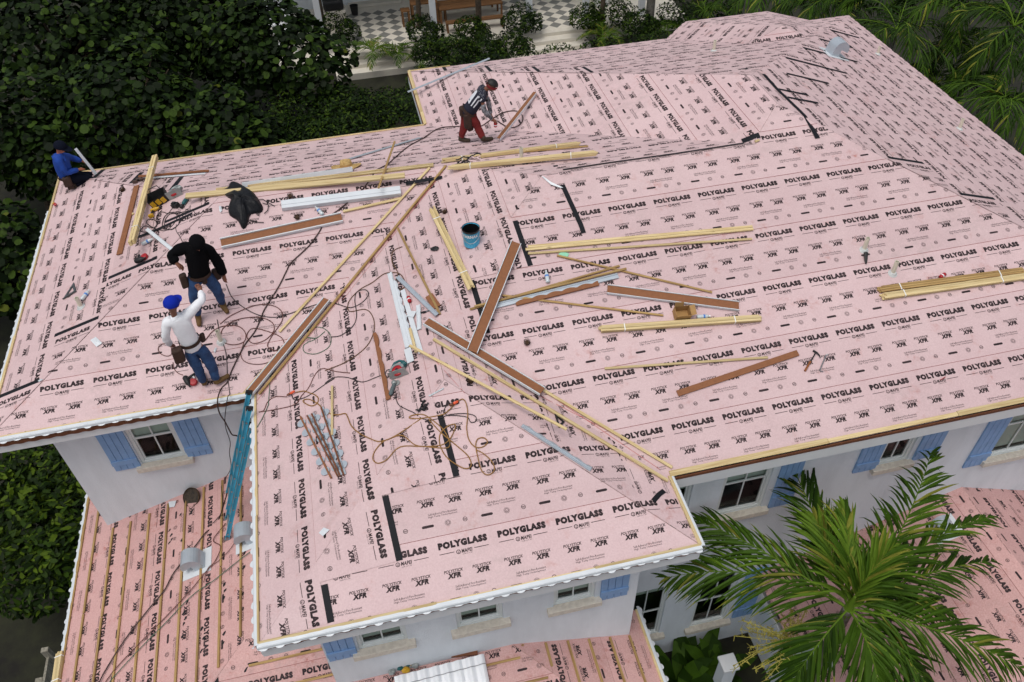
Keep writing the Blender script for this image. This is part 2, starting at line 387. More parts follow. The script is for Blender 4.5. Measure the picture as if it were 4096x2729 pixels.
F_LBL = Face('lbl', (-L, e), (1, 0), [[(-L, e), (-L, e+D1), (-L+h, e+h)]])
F_LBF = Face('lbf', (-L, e), (0, 1), [[(-L, e), (0, e), R1, (-L+h, e+h)]])
F_LBB = Face('lbb', (x2, e+D1), (0, -1), [[(-L, e+D1), (-L+h, e+h), R1, (h, e+D1)], [R1, R2, R3, (x2, e+D1), (h, e+D1)]])
F_LFT = Face('lft', (0, 0), (1, 0), [[(0,0), (wh,wh), (wh,wh+d), (wh,e+wh), (0,e)], [(wh,wh+d), R2, R1, (wh,e+wh)]])
F_WF = Face('wf', (0, 0), (0, 1), [[(0,0), (W,0), (wh,wh)]])
F_WR = Face('wr', (W, 0), (-1, 0), [[(W,0), (W,d), (wh,wh+d), (wh,wh)]])
F_RF = Face('rf', (W, d), (0, 1), [[(W,d), (Xr,d), (Xr-h2,d+h2), R2, (wh,wh+d)], [R3, (Xr-h2,d+h2), E1]])
F_A = Face('a', (x2, yb), (1, 0), [[(x2,e+D1), R3, E1, E2, (x2,yb)]])
F_BK = Face('bk', (Xr, yb), (0, -1), [[(x2,yb), E2, (Xr,yb)]])
F_RT = Face('rt', (Xr, d), (-1, 0), [[(Xr,d), E1, E2, (Xr,yb)]])
# half-octagonal bay on the back
BX0, BX1, BT = 10.527, 14.529, .82
def bayface(name, o, up, others):
    f = Face(name, o, up, [])
    def zlin(o2, u2): u2 = Vector(u2).normalized(); return S*u2.x, S*u2.y, -S*(u2.x*o2[0]+u2.y*o2[1])
    a = zlin(o, up)
    def keep(q, b, sgn): return clip(q, sgn*(a[0]-b[0]), sgn*(a[1]-b[1]), sgn*(b[2]-a[2]))   # a <= b (sgn 1) or a >= b (sgn -1)
    for side, low in ((1, _mk), (-1, _rt)):        # over the back slope, then over the right slope
        q = [(BX0-4, yb-8), (BX1+4, yb-8), (BX1+4, yb+2), (BX0-4, yb+2)]
        q = clip(q, side, -side, side*(Xr-yb)); q = keep(q, zlin(*low), -1)
        for o2, u2 in others: q = keep(q, zlin(o2, u2), 1)
        q = clip(q, -a[0], -a[1], a[2])
        if len(q) >= 3: 
            uv = [f.uv(p) for p in q]
            if abs(area2(uv)) > .01: f.parts.append(uv)
    return f
_bl = ((BX0, yb), (1, -1)); _bb = ((BX0+BT, yb+BT), (0, -1)); _br = ((BX1, yb), (-1, -1)); _mk = ((Xr, yb), (0, -1)); _rt = ((Xr, d), (-1, 0))
_b4 = ((12.5, 9.2), (0, 1)); _b5 = ((15.38, 9), (-1, 0))
F_B1 = bayface('b1', *_bl, [_bb, _br, _b4, _b5]); F_B2 = bayface('b2', *_bb, [_bl, _br, _b4, _b5]); F_B3 = bayface('b3', *_br, [_bl, _bb, _b4, _b5]); F_B4 = bayface('b4', *_b4, [_bl, _bb, _br, _b5]); F_B5 = bayface('b5', *_b5, [_bl, _bb, _br, _b4])
BAY = [f for f in (F_B1, F_B2, F_B3, F_B4, F_B5) if f.parts]

house = empty('house', (5, 6, -6.3), 'white stucco two-storey house under re-roofing, its roof wrapped in pink printed underlayment', 'house')
def hp(o): o.parent = house; o.matrix_parent_inverse = Matrix.Translation(house.location).inverted(); return o
DECKM = mat('plywood_deck', srgb(150,120,84), .85, var=.2, scale=4)
mb = MB()
for f in (F_LBL, F_LBF, F_LBB, F_LFT, F_WF, F_WR, F_RF, F_A, F_BK, F_RT, *BAY):
    for q in f.parts: mb.poly([f.p3(u, v, 0) for u, v in (q if area2(q) > 0 else q[::-1])], DECKM)
roof = hp(mb.build('upper_roof'))
lay(F_LBL, roof, seed=1, flaps=[((-L, e+D1), (-L+h, e+h), F_LBB, 1.0, (0, 2))])
lay(F_LBF, roof, seed=2, flaps=[((-L, e), (-L+h, e+h), F_LBL, 1.0, (0, 3))])
lay(F_LBB, roof, seed=3)
lay(F_LFT, roof, seed=4, flaps=[((0,0), (wh,wh), F_WF, 1.22, (0, 2)), ((wh,wh+d), R2, F_RF, 1.0, (3, 4))])
lay(F_WF, roof, seed=15, flaps=[((W,0), (wh,wh), F_WR, 1.15, (0, 2), False)])
lay(F_WR, roof, seed=6)
lay(F_RF, roof, seed=7, flaps=[(E1, (Xr, d), F_RT, 1.0, (1, 4))])
lay(F_A, roof, seed=8, flaps=[((x2, yb), E2, F_BK, 1.0, (0, 3))])
lay(F_BK, roof, seed=9, flaps=[(E2, (Xr, yb), F_RT, 1.0, (1, 4))])
lay(F_RT, roof, seed=10)
def strip(*pts, wd=.085):
    """exposed black selvage along photo points on the roof"""
    P = [on(k, x, y, .021, UPPER) for k, x, y in pts]; mb = MB(); L_ = []
    for i, (p, f) in enumerate(P):
        a = P[max(0, i-1)][0]; b = P[min(len(P)-1, i+1)][0]; t = (b-a).normalized(); sd = f.n.cross(t).normalized(); L_.append((p+sd*wd/2, p-sd*wd/2))
    for i in range(len(P)-1): mb.poly([L_[i][1], L_[i+1][1], L_[i+1][0], L_[i][0]], SELV)
    mb.build('selvage_strip', roof)
for i_, f_ in enumerate(BAY): lay(f_, roof, seed=11+i_)
# ------------------------------------------------------------------ eave trim
def frame_at(face, u, v):       # outward (downslope, plan) direction and along direction
    return Vector((-face.up.x, -face.up.y, 0)), Vector((face.r.x, face.r.y, 0))
def nailers(face, u0, u1, parent, wd=.05, th=.022, seg=2.44, m=None, h0=.012, v0=.0, name='nailer_board'):
    u = u0; rnd = random.Random(int(u0*100)+int(u1*37)); A, B = face.dirs()
    while u < u1-.02:
        b = min(u1, u+seg*rnd.uniform(.8, 1.05))
        if u1-b < .3: b = u1
        jw = rnd.uniform(-.004, .006); mb = MB()
        mb.box((0,0,0), (max(.01, (b-u-.006)/2), 0, 0), (0, wd/2+jw, 0), (0, 0, th/2), m or PINE)
        o = mb.build(name, parent); MM = Matrix((A.normalized(), B.normalized(), face.n)).transposed().to_4x4()
        MM.translation = face.p3((u+b)/2, v0+wd/2+rnd.uniform(-.004, .004), h0+th/2+rnd.uniform(0, .003)); o.matrix_world = MM
        if parent: o.matrix_parent_inverse = Matrix()
        u = b
def drip(face, u0, u1, parent, lobes=.024, name='drip_edge', seg=3.0):
    """white metal drip edge with a scalloped skirt"""
    u = u0
    out, al = frame_at(face, 0, 0)
    while u < u1-.01:
        b = min(u1, u+seg)
        if u1-b < .5: b = u1
        n = max(2, int((b-u)/.0125)); rows = []
        for i in range(n+1):
            t = u+(b-u)*i/n; lb = max(0, math.sin(2*math.pi*t/.2))**.5*(.8+.3*math.sin(t*7.3)*math.sin(t*2.9+1))
            p = face.p3(t, 0); wv = .003*math.sin(t*9)+.002*math.sin(t*23)
            rows.append([p+Vector((0,0,.036)), p+out*.046+Vector((0,0,.026+wv)), p+out*.056+Vector((0,0,.014+wv)), p+out*(.06+wv)+Vector((0,0,-.014)),
                         p+out*(.063+wv+lobes*lb)+Vector((0,0,-.018-lobes*lb*.3)), p+out*.058+Vector((0,0,-.024)), p+out*.05+Vector((0,0,.0))])
        mb = MB(); m = len(rows[0]); vs = [q for r in rows for q in r]; fs = []
        for i in range(n):
            for j in range(m-1): a = i*m+j; fs.append((a, a+m, a+m+1, a+1))
        mb.mesh(vs, [f[::-1] for f in fs], WMET); mb.build(name, parent); u = b
def closure(face, u0, u1, parent, name='foam_closure', zb=-.12):
    """brown wavy profile closure under the trim"""
    out, al = frame_at(face, 0, 0); n = int((u1-u0)/.025); vs = []; fs = []
    for i in range(n+1):
        t = u0+(u1-u0)*i/n; p = face.p3(t, 0); wv = .014*math.sin(2*math.pi*t/.2)
        for o_, z in ((.042+wv*.5, -.012), (.05+wv, -.06), (.045+wv*.5, zb), (.0, zb-.01)): vs.append(p+out*o_+Vector((0,0,z)))
    for i in range(n):
        for j in range(3): a = i*4+j; fs.append((a, a+1, a+5, a+4))
    mb = MB(); mb.mesh(vs, fs, DBROWN); mb.build(name, parent)
def fascia(face, u0, u1, parent, z0=-.155, z1=-.29, oh=.5, brown=False):
    if brown: z0 = -.072
    out, al = frame_at(face, 0, 0); a = face.p3(u0, 0); b = face.p3(u1, 0); mb = MB(); ln = (b-a).length
    mb.box((a+b)/2+out*.005+Vector((0,0,(z0+z1)/2)), al*(ln/2), out*.012, (0,0,(z0-z1)/2), TRIM); mb.build('fascia_board', parent)
    mb = MB(); mb.box((a+b)/2-out*(oh/2+.008)+Vector((0,0,z1+.012)), al*(ln/2), out*(oh/2), (0,0,.01), TRIM); mb.build('soffit', parent)
    if brown:
        mb = MB(); mb.box((a+b)/2+out*.012+Vector((0,0,-.045)), al*(ln/2), out*.01, (0,0,.026), DBROWN); mb.build('sub_fascia', parent)

for f, u0, u1, whi, wid in ((F_LBL, -D1, 0, (-5.95, .02), .036), (F_LBF, 0, L, (-.02, L), .024), (F_LFT, -e, 0, (-e, .02), .034), (F_WF, 0, W, (-.02, W), .03)):
    nailers(f, u0+.0, u1, roof, wid); drip(f, whi[0], whi[1], roof, .042 if abs(f.up.x) > .5 else .02); closure(f, u0, u1, roof, zb=-.08 if f in (F_WF, F_LFT) else -.13); fascia(f, u0, u1, roof, z0=-.085 if f in (F_WF, F_LFT) else -.135)
for f, u0, u1, wid in ((F_WR, 0, d, .05), (F_RF, 0, Xr-W, .07), (F_LBB, 0, x2+L, .05), (F_A, 0, yb-e-D1, .065), (F_BK, 0, Xr-x2, .03), (F_RT, -(yb-d), 0, .03)):
    if f is F_LBB: u0, u1 = 0, x2+L
    if f is F_BK: nailers(f, f.uv((x2+1.05, yb))[0], f.uv((x2, yb))[0], roof, .05)
    elif f is F_RT: pass
    elif f is F_WR: nailers(f, -d if f.uv((W,d))[0] < 0 else 0, 0 if f.uv((W,d))[0] < 0 else d, roof, wid)
    else:
        us = [p[1][0] for p in [(0, f.uv((-L, e+D1))), (0, f.uv((x2, e+D1)))]] if f is F_LBB else ([f.uv((x2, e+D1))[0], f.uv((x2, yb))[0]] if f is F_A else [0, Xr-W])
        nailers(f, min(us), max(us), roof, wid)
def eave_us(f, a, b): q = sorted((f.uv(a)[0], f.uv(b)[0])); return q
for f, a, b in ((F_WR, (W,0), (W,d)), (F_RF, (W,d), (Xr,d)), (F_LBB, (-L,e+D1), (x2,e+D1)), (F_A, (x2,e+D1), (x2,yb)), (F_BK, (x2,yb), (BX0,yb)), (F_BK, (BX1,yb), (Xr,yb)), (F_RT, (Xr,d), (Xr,yb)),
                (F_B1, (BX0,yb), (BX0+BT,yb+BT)), (F_B2, (BX0+BT,yb+BT), (BX1-BT,yb+BT)), (F_B3, (BX1,yb), (BX1-BT,yb+BT))):
    q = eave_us(f, a, b); fascia(f, q[0], q[1], roof, brown=True)
q = eave_us(F_WR, (W,0), (W,d)); drip(F_WR, q[0]-.02, q[1], roof, lobes=0)

# ------------------------------------------------------------------ walls with real openings
GZ = -7.2; OH = .53; WT = -.30
def wall_y(y, x0, x1, z0, z1, ops, m=None, name='wall'):
    """wall facing -y with rectangular openings (x0,x1,z0,z1) and reveals"""
    m = m or STUC; xs = sorted({x0, x1, *[o[0] for o in ops], *[o[1] for o in ops]}); zs = sorted({z0, z1, *[o[2] for o in ops], *[o[3] for o in ops]})
    mb = MB()
    for i in range(len(xs)-1):
        for j in range(len(zs)-1):
            cx, cz = (xs[i]+xs[i+1])/2, (zs[j]+zs[j+1])/2
            if any(o[0] < cx < o[1] and o[2] < cz < o[3] for o in ops): continue
            mb.poly([(xs[i],y,zs[j]), (xs[i+1],y,zs[j]), (xs[i+1],y,zs[j+1]), (xs[i],y,zs[j+1])], m)
    for a, b, c, dd in ops:
        k = y+.14
        mb.poly([(a,y,c),(a,k,c),(b,k,c),(b,y,c)][::-1], m); mb.poly([(a,y,dd),(b,y,dd),(b,k,dd),(a,k,dd)][::-1], m)
        mb.poly([(a,y,c),(a,y,dd),(a,k,dd),(a,k,c)][::-1], m); mb.poly([(b,y,c),(b,k,c),(b,k,dd),(b,y,dd)][::-1], m)
    return hp(mb.build(name))
def plain_wall(a, b, z0, z1, name='wall'):
    mb = MB(); mb.poly([(a[0],a[1],z0), (b[0],b[1],z0), (b[0],b[1],z1), (a[0],a[1],z1)], STUC); return hp(mb.build(name))
def window(x0, x1, z0, z1, y, blind=.5, sill=True, panes=2):
    """double-hung window set into an opening: casing, two sashes with a muntin, glass, blind"""
    w_ = MB(); t = .05; yf = y+.03
    for bx in ((x0, x0+t, z0, z1), (x1-t, x1, z0, z1)): w_.abox(bx[0], bx[1], yf, yf+.1, bx[2], bx[3], VINYL)
    w_.abox(x0+t, x1-t, yf, yf+.1, z1-t, z1, VINYL); w_.abox(x0+t, x1-t, yf, yf+.1, z0, z0+t, VINYL)
    o = hp(w_.build('window')); bevel(o, .004)
    zm = (z0+z1)/2; xi0, xi1 = x0+t, x1-t
    for (a, b, dy) in ((z0+t, zm, .05), (zm, z1-t, .03)):
        s_ = MB(); k = .032; yy = yf+dy-.02
        s_.abox(xi0, xi0+k, yy, yy+.03, a, b, VINYL); s_.abox(xi1-k, xi1, yy, yy+.03, a, b, VINYL)
        s_.abox(xi0+k, xi1-k, yy, yy+.03, a, a+k, VINYL); s_.abox(xi0+k, xi1-k, yy, yy+.03, b-k, b, VINYL)
        for i in range(1, panes):
            xc = xi0+(xi1-xi0)*i/panes; s_.abox(xc-.011, xc+.011, yy+.004, yy+.026, a+k, b-k, VINYL)
        s_.build('sash', o)
        for i in range(panes):
            pa = xi0+(xi1-xi0)*i/panes; pb = xi0+(xi1-xi0)*(i+1)/panes
            g_ = MB(); g_.poly([(pa+.012, yy+.015, a+.02), (pb-.012, yy+.015, a+.02), (pb-.012, yy+.015, b-.02), (pa+.012, yy+.015, b-.02)], GLASS); g_.build('pane', o)
    if blind:
        b_ = MB(); zb = z1-(z1-z0)*blind; n = int((z1-zb)/.035)
        for i in range(n): b_.box(((x0+x1)/2, yf+.075, z1-.03-i*.035), ((x1-x0)/2-.03, 0, 0), (0, .006, .0195), (0, .002, -.0006), BLIND)
        b_.build('blind', o)
    i_ = MB(); i_.poly([(x0-.5, y+.5, z0-1.0), (x1+.5, y+.5, z0-1.0), (x1+.5, y+.5, z1+.3), (x0-.5, y+.5, z1+.3)], DARK); i_.poly([(x0-.5, y+.15, z0-1.0), (x1+.5, y+.15, z0-1.0), (x1+.5, y+.5, z0-.99), (x0-.5, y+.5, z0-.99)], DARK); i_.build('room_shade_sheet', o)  # near-black sheets stand in for the shade of the unlit room
    if sill:
        s_ = MB(); s_.box(((x0+x1)/2, y-.035, z0-.055), ((x1-x0)/2+.1, 0, 0), (0, .062, 0), (0, 0, .062), SILLM); bevel(s_.build('sill', o), .012, 2)
    for c in o.children: c.matrix_parent_inverse = Matrix()
    return o
def shutter(x0, x1, z0, z1, y, n=4):
    o = MB(); o.abox(x0+.004, x1-.004, y-.012, y-.002, z0+.004, z1-.004, BLUE); o = hp(o.build('shutter'))
    wd = (x1-x0)/n
    for i in range(n):
        p = MB(); p.abox(x0+i*wd+.0035, x0+(i+1)*wd-.0035, y-.034, y-.012, z0, z1, BLUE); bevel(p.build('plank', o), .003)
    for zz in (z0+(z1-z0)*.17, z1-(z1-z0)*.17):
        p = MB(); p.abox(x0+.002, x1-.002, y-.056, y-.034, zz-.055, zz+.055, BLUE); bevel(p.build('ledger', o), .003)
    return o
yL, yW, yR = e+OH, OH, d+OH
ops = [(-2.31, -1.57, -1.79, -.55)]
wall_y(yL, -L+OH, OH+.0, GZ, WT, ops); window(*ops[0], yL, .5); shutter(-2.75, -2.33, -1.81, -.56, yL); shutter(-1.55, -1.13, -1.81, -.56, yL)
ops = [(1.0, 1.7, -1.8, -.6), (2.42, 3.1, -1.82, -.6), (3.86, 4.49, -1.82, -.6)]
wall_y(yW, OH, W-OH, GZ, WT, ops)
for o in ops: window(*o, yW, .85)
shutter(.56, .97, -1.87, -.62, yW); shutter(4.57, 5.0, -1.9, -.62, yW)
ops = [(5.7, 6.42, -1.85, -.6), (6.94, 7.78, -2.26, -.62), (9.76, 10.32, -1.78, -.6), (12.05, 12.9, -2.3, -.62), (14.0, 14.6, -1.8, -.6),
       (5.62, 6.4, -6.2, -4.3), (7.05, 7.82, -6.28, -4.36)]
wall_y(yR, W-OH, Xr-OH, GZ, WT, ops)
for i, o in enumerate(ops): window(*o, yR, (.6, .5, .5, .9, .5, .15, 0)[i], sill=i != 0)
shutter(9.3, 9.72, -1.79, -.62, yR); shutter(10.4, 10.84, -1.79, -.62, yR); shutter(11.6, 12.02, -2.4, -.63, yR); shutter(12.95, 13.4, -2.4, -.63, yR)
shutter(7.95, 8.38, -6.25, -4.4, yR); shutter(7.9, 8.3, -2.3, -.63, yR)
plain_wall((OH, yL), (OH, yW), GZ, WT); plain_wall((W-OH, yW), (W-OH, yR), GZ, WT)
plain_wall((-L+OH, e+D1-OH), (-L+OH, yL), GZ, WT); plain_wall((x2+OH, e+D1-OH), (-L+OH, e+D1-OH), GZ, WT)
plain_wall((x2+OH, yb-OH), (x2+OH, e+D1-OH), GZ, WT); plain_wall((Xr-OH, yb-OH), (x2+OH, yb-OH), GZ, WT); plain_wall((Xr-OH, yR), (Xr-OH, yb-OH), GZ, WT)
plain_wall((BX0+BT+.2, yb+BT-OH), (BX0+.3, yb-OH), GZ, WT); plain_wall((BX1-BT-.2, yb+BT-OH), (BX0+BT+.2, yb+BT-OH), GZ, WT); plain_wall((BX1-.3, yb-OH), (BX1-BT-.2, yb+BT-OH), GZ, WT)

# ------------------------------------------------------------------ lower roofs
S2, ZL = .325, -3.45
F_PL = Face('pl', (-3.9, -1.7), (1, 0), [[(-3.9,-1.7), (OH,2.73), (OH,yL), (-3.9,yL)], [(-3.9,yL), (-L+OH,yL), (-L+OH,6.3), (-3.9,6.3)]], S2, ZL)
F_PF = Face('pf', (-3.9, -1.7), (0, 1), [[(-3.9,-1.7), (5.45,-1.7), (3.22,yW), (-1.67,yW)], [(-1.67,yW), (OH,yW), (OH,2.73)]], S2, ZL)
F_PR = Face('pr', (5.45, -1.7), (-1, 0), [[(5.45,-1.7), (5.45,yW), (3.22,yW)], [(5.45,yW), (5.45,.95), (W-OH,.95), (W-OH,yW)]], S2, ZL)
mb = MB()
for f in (F_PL, F_PF, F_PR):
    for q in f.parts: mb.poly([f.p3(u, v, 0) for u, v in (q if area2(q) > 0 else q[::-1])], DECKM)
proof = hp(mb.build('porch_roof'))
lay(F_PL, proof, PINK2, 21, flaps=[((-3.9,-1.7), (OH,2.73), F_PF, .4, (0, 3))]); lay(F_PF, proof, PINK2, 22); lay(F_PR, proof, PINK2, 23)
nailers(F_PL, -(6.3+1.7), 0, proof, .04, m=PINE2); drip(F_PL, -8.0, -2.9, proof, .042); fascia(F_PL, -8, 0, proof)
nailers(F_PR, *eave_us(F_PR, (5.45,-1.7), (5.45,.95)), proof, .045); drip(F_PR, *eave_us(F_PR, (5.45,-1.7), (5.45,1.0)), proof, .042); fascia(F_PR, *eave_us(F_PR, (5.45,-1.7), (5.45,.95)), proof)
fascia(F_PF, 0, 9.35, proof)
def batten(face, a, b, parent, wd=.036, th=.024, m=None, name='batten', h0=.012):
    """a batten on a slope between two plan points"""
    A = face.p3(*face.uv(a), h0); B = face.p3(*face.uv(b), h0); dd = (B-A).normalized(); sd = face.n.cross(dd)
    mb = MB(); mb.box((0,0,0), ((B-A).length/2,0,0), (0,wd/2,0), (0,0,th/2), m or PINE2); o = mb.build(name, parent)
    MM = Matrix((dd, sd, face.n)).transposed().to_4x4(); MM.translation = (A+B)/2+face.n*th/2; o.matrix_world = MM
    if parent: o.matrix_parent_inverse = Matrix()
    return o
rb = random.Random(5)
for i, x in enumerate([-3.63, -3.275, -2.927, -2.563, -2.204, -1.86, -1.517, -1.163, -.811, -.45, -.1]):
    y0 = -1.7+(x+3.9)+.1; y1 = yL-.05-rb.uniform(0, .1) if x > -3.35 else 6.2
    ym = rb.uniform(y0+.8, y1-1); batten(F_PL, (x, y0), (x+.004, ym-.01), proof); batten(F_PL, (x+.006, ym+.01), (x+.003, y1), proof)
for y in (1.06, .687, .33, -.02, -.37, -.72, -1.07, -1.42):
    xa = -3.9+(y+1.7)+.35; 
    if y > yW: batten(F_PF, (-.72 if y > 1 else xa, y), (OH-.03, y), proof)
    else:
        xb = 5.45-(y+1.7)-.12
        for k in range(3): batten(F_PF, (xa+(xb-xa)*k/3, y), (xa+(xb-xa)*(k+1)/3-.01, y+rb.uniform(-.004, .004)), proof)
for x in (3.365, 3.733, 4.094, 4.447, 4.806, 5.143):
    ylo = -1.7+(5.45-x)+.1; batten(F_PR, (x, ylo), (x, yW-.03), proof)
plain_wall((-3.45, 6), (-3.45, -1.25), GZ, ZL-.2); plain_wall((-3.45, -1.25), (5.0, -1.25), GZ, ZL-.2); plain_wall((5.0, -1.25), (5.0, yW), GZ, ZL-.2); plain_wall((5.0, yW), (W-OH, yW+.4), GZ, ZL-.2)
F_QL = Face('ql', (8.17, yR), (1, 0), [[(8.17,-5), (11.9,-5), (11.9,yR), (8.17,yR)]], .41, -4.63)
F_QR = Face('qr', (15.6, yR), (-1, 0), [[(15.6,-5), (11.9,-5), (11.9,yR), (15.6,yR)]], .41, -4.63)
mb = MB()
for f in (F_QL, F_QR):
    for q in f.parts: mb.poly([f.p3(u, v, 0) for u, v in (q if area2(q) > 0 else q[::-1])], DECKM)
qroof = hp(mb.build('garage_roof')); lay(F_QL, qroof, PINK2, 31); lay(F_QR, qroof, PINK2, 32)
fascia(F_QL, *eave_us(F_QL, (8.17,-5), (8.17,yR)), qroof, oh=.3); fascia(F_QR, *eave_us(F_QR, (15.6,-5), (15.6,yR)), qroof, oh=.3)
plain_wall((8.5, yR), (8.5, -5), GZ, -4.75); plain_wall((15.3, -5), (15.3, yR), GZ, -4.75)
# ------------------------------------------------------------------ ground
SOIL = mat('garden_soil', srgb(40,42,24), .95, col2=srgb(22,20,14), scale=1.6, bump=.5, bscale=12)
mb = MB(); mb.poly([(-150,-120,GZ), (170,-120,GZ), (170,200,GZ), (-150,200,GZ)], SOIL); tag(mb.build('ground'), kind='structure')
# ------------------------------------------------------------------ placing things on the roof
ZT = {'s': (0, 0, 1.), 'D': (0, 0, 1.7408), '1': (0,0,.5947), '2': (1300,0,.5947), '3': (2600,0,.6355), '4': (0,850,.5947), '5': (1300,850,.5947), '6': (2600,850,.6355),
      '7': (0,1700,.6563), '8': (1300,1700,.6563), '9': (2600,1700,.6561), '6b': (0,600,.3827), '8b': (900,600,.3827), '2b': (1600,200,.2551), '1b': (2600,0,.3827),
      'p1': (580,900,.4464), 'p2': (150,520,.1658), 'p3': (550,700,.2549), 'p4': (1500,1050,.3828), 'p5': (850,1500,.4464), 'p6': (1700,550,.3186), 'p7': (1150,1550,.3611), 'p8': (1500,2450,.3398)}
def px(k, x, y): a = ZT[k]; return (a[0]+x*a[2], a[1]+y*a[2])
UPPER = [F_LBL, F_LBF, F_LBB, F_LFT, F_WF, F_WR, F_RF, F_A, F_BK, F_RT, *BAY]; LOWER = [F_PL, F_PF, F_PR, F_QL, F_QR]
def inside(poly, p, eps=.02): return all(a*p[0]+b*p[1]-c < eps for a, b, c in halfplanes(poly))
def on(k, x, y, hh=0., faces=None):
    """where a photo point lands on the roof: (point, slope)"""
    q = px(k, x, y); best = None
    for f in (faces or UPPER+LOWER):
        p = f.at(q[0], q[1], hh); uv = f.uv(p)
        if any(inside(poly, uv) for poly in f.parts):
            t = (p-CPOS).length
            if best is None or t < best[0]: best = (t, p, f)
    if best is None:
        f = min(faces or UPPER+LOWER, key=lambda f: min(min(max(a*uv[0]+b*uv[1]-c for a, b, c in halfplanes(poly)) for poly in f.parts) for uv in [f.uv(f.at(q[0], q[1], hh))]))
        return f.at(q[0], q[1], hh), f
    return best[1], best[2]
def frame(a, b, n):
    dd = (b-a).normalized(); sd = n.cross(dd).normalized(); up = dd.cross(sd); m_ = Matrix((dd, sd, up)).transposed().to_4x4(); m_.translation = (a+b)/2; return m_
def roof_z(x, y):
    zz = [f.z0+f.s*f.uv((x, y))[1]/f.kk for f in UPPER if any(inside(q, f.uv((x, y)), .001) for q in f.parts)]
    return max(zz) if zz else None
def ends(k, p0, p1, hh=.02, k2=None):
    a, fa = on(k, *p0, hh); b, fb = on(k2 or k, *p1, hh); n = (fa.n+fb.n).normalized(); up = 0.
    if fa in UPPER:         # a stiff piece rests on any hip or ridge it crosses
        for i in range(1, 16):
            p = a.lerp(b, i/16); z = roof_z(p.x, p.y)
            if z is not None: up = max(up, z+hh-p.z)
    if up > .003: a = a+Vector((0,0,up)); b = b+Vector((0,0,up))
    return a, b, n
def board(k, p0, p1, wd, th, m, label, hh=.022, k2=None, name='timber_board', cat='board', group=None, lift=0., lift2=None):
    a, b, n = ends(k, p0, p1, hh, k2); a = a+n*lift; b = b+n*(lift if lift2 is None else lift2); mb = MB(); l = (b-a).length
    mb.box((0,0,th/2), (l/2,0,0), (0,wd/2,0), (0,0,th/2), m); o = mb.build(name); o.matrix_world = frame(a, b, n); bevel(o, min(.003, th/5))
    return tag(o, label, cat, group)
def bundle(k, p0, p1, cols, rows, label, k2=None, wd=.036, th=.02, lift=0., m=None, jit=.03, strap=True, seed=1, hh=.022):
    a, b, n = ends(k, p0, p1, hh, k2); l = (b-a).length; rnd = random.Random(seed)
    t = empty('batten_bundle', (0,0,0), label, 'wood bundle'); t.matrix_world = frame(a+n*lift, b+n*lift, n)
    for i in range(cols):
        for j in range(rows):
            mb = MB(); e0 = rnd.uniform(-jit, jit); l2 = l/2+rnd.uniform(-jit, jit)
            mb.box((e0, (i-(cols-1)/2)*wd*1.04+rnd.uniform(-.003,.003), j*th*1.06+th/2), (l2,0,0), (0,wd/2,0), (0,0,th/2), m or PINE); bevel(mb.build('batten', t), .002)
    if strap:
        for s_ in (-.36, .33):
            mb = MB(); W_ = cols*wd*.52+.004; H_ = rows*th*1.06+.003
            for c, x_, z_ in (((s_*l, 0, H_), W_, .0015), ((s_*l, W_, H_/2), .0015, H_/2), ((s_*l, -W_, H_/2), .0015, H_/2)):
                mb.box(c, (.008,0,0), (0,x_,0), (0,0,z_), STRAP)
            mb.build('strap', t)
    return t
STRAP = mat('white_strap', srgb(235,235,230), .5)
def channel(k, p0, p1, wd, label, k2=None, lift=0., lift2=None, lip=.018, edge=.012, deep=.03, cat='roof trim', hh=.022):
    """brown foam-lined metal channel with white folded edges"""
    a, b, n = ends(k, p0, p1, hh, k2); a = a+n*lift; b = b+n*(lift if lift2 is None else lift2); l = (b-a).length
    t = empty('trim_channel', (0,0,0), label, cat); t.matrix_world = frame(a, b, n)
    mb = MB(); mb.box((0,0,deep*.55), (l/2,0,0), (0,wd/2-edge*.5,0), (0,0,deep*.45), FOAM); mb.build('foam_core', t)
    for s_ in (-1, 1):
        mb = MB(); mb.box((0, s_*(wd/2), deep*.5+lip/2), (l/2+.004,0,0), (0,edge/2,0), (0,0,deep*.5+lip/2), WMET); bevel(mb.build('flange', t), .002)
    return t
def wavy(k, p0, p1, wd, amp, per, label, m, k2=None, th=.02, lift=0., name='profile_strip', cat='roof trim', both=False, hh=.022, flip=1):
    """strip with a scalloped edge"""
    a, b, n = ends(k, p0, p1, hh, k2); l = (b-a).length; N_ = max(8, int(l/per*10)); mb = MB(); up = []; 
    for i in range(N_+1):
        x = -l/2+l*i/N_; y = wd/2+amp*(abs(math.sin(math.pi*(x+l/2)/per))); up.append((x, y*flip))
    vs = [(x, y, z) for z in (0, th) for x, y in up] + [(x, -wd/2*flip, z) for z in (0, th) for x, y in up]; M_ = N_+1; fs = []
    for i in range(N_):
        fs += [(M_+i, 3*M_+i, 3*M_+i+1, M_+i+1), (i, M_+i, M_+i+1, i+1), (2*M_+i, 2*M_+i+1, 3*M_+i+1, 3*M_+i)]
    fs += [(0, 2*M_, 3*M_, M_), (N_, M_+N_, 3*M_+N_, 2*M_+N_)]
    if flip < 0: fs = [f[::-1] for f in fs]
    mb.mesh(vs, fs, m); o = mb.build(name); o.matrix_world = frame(a+n*lift, b+n*lift, n); return tag(o, label, cat)
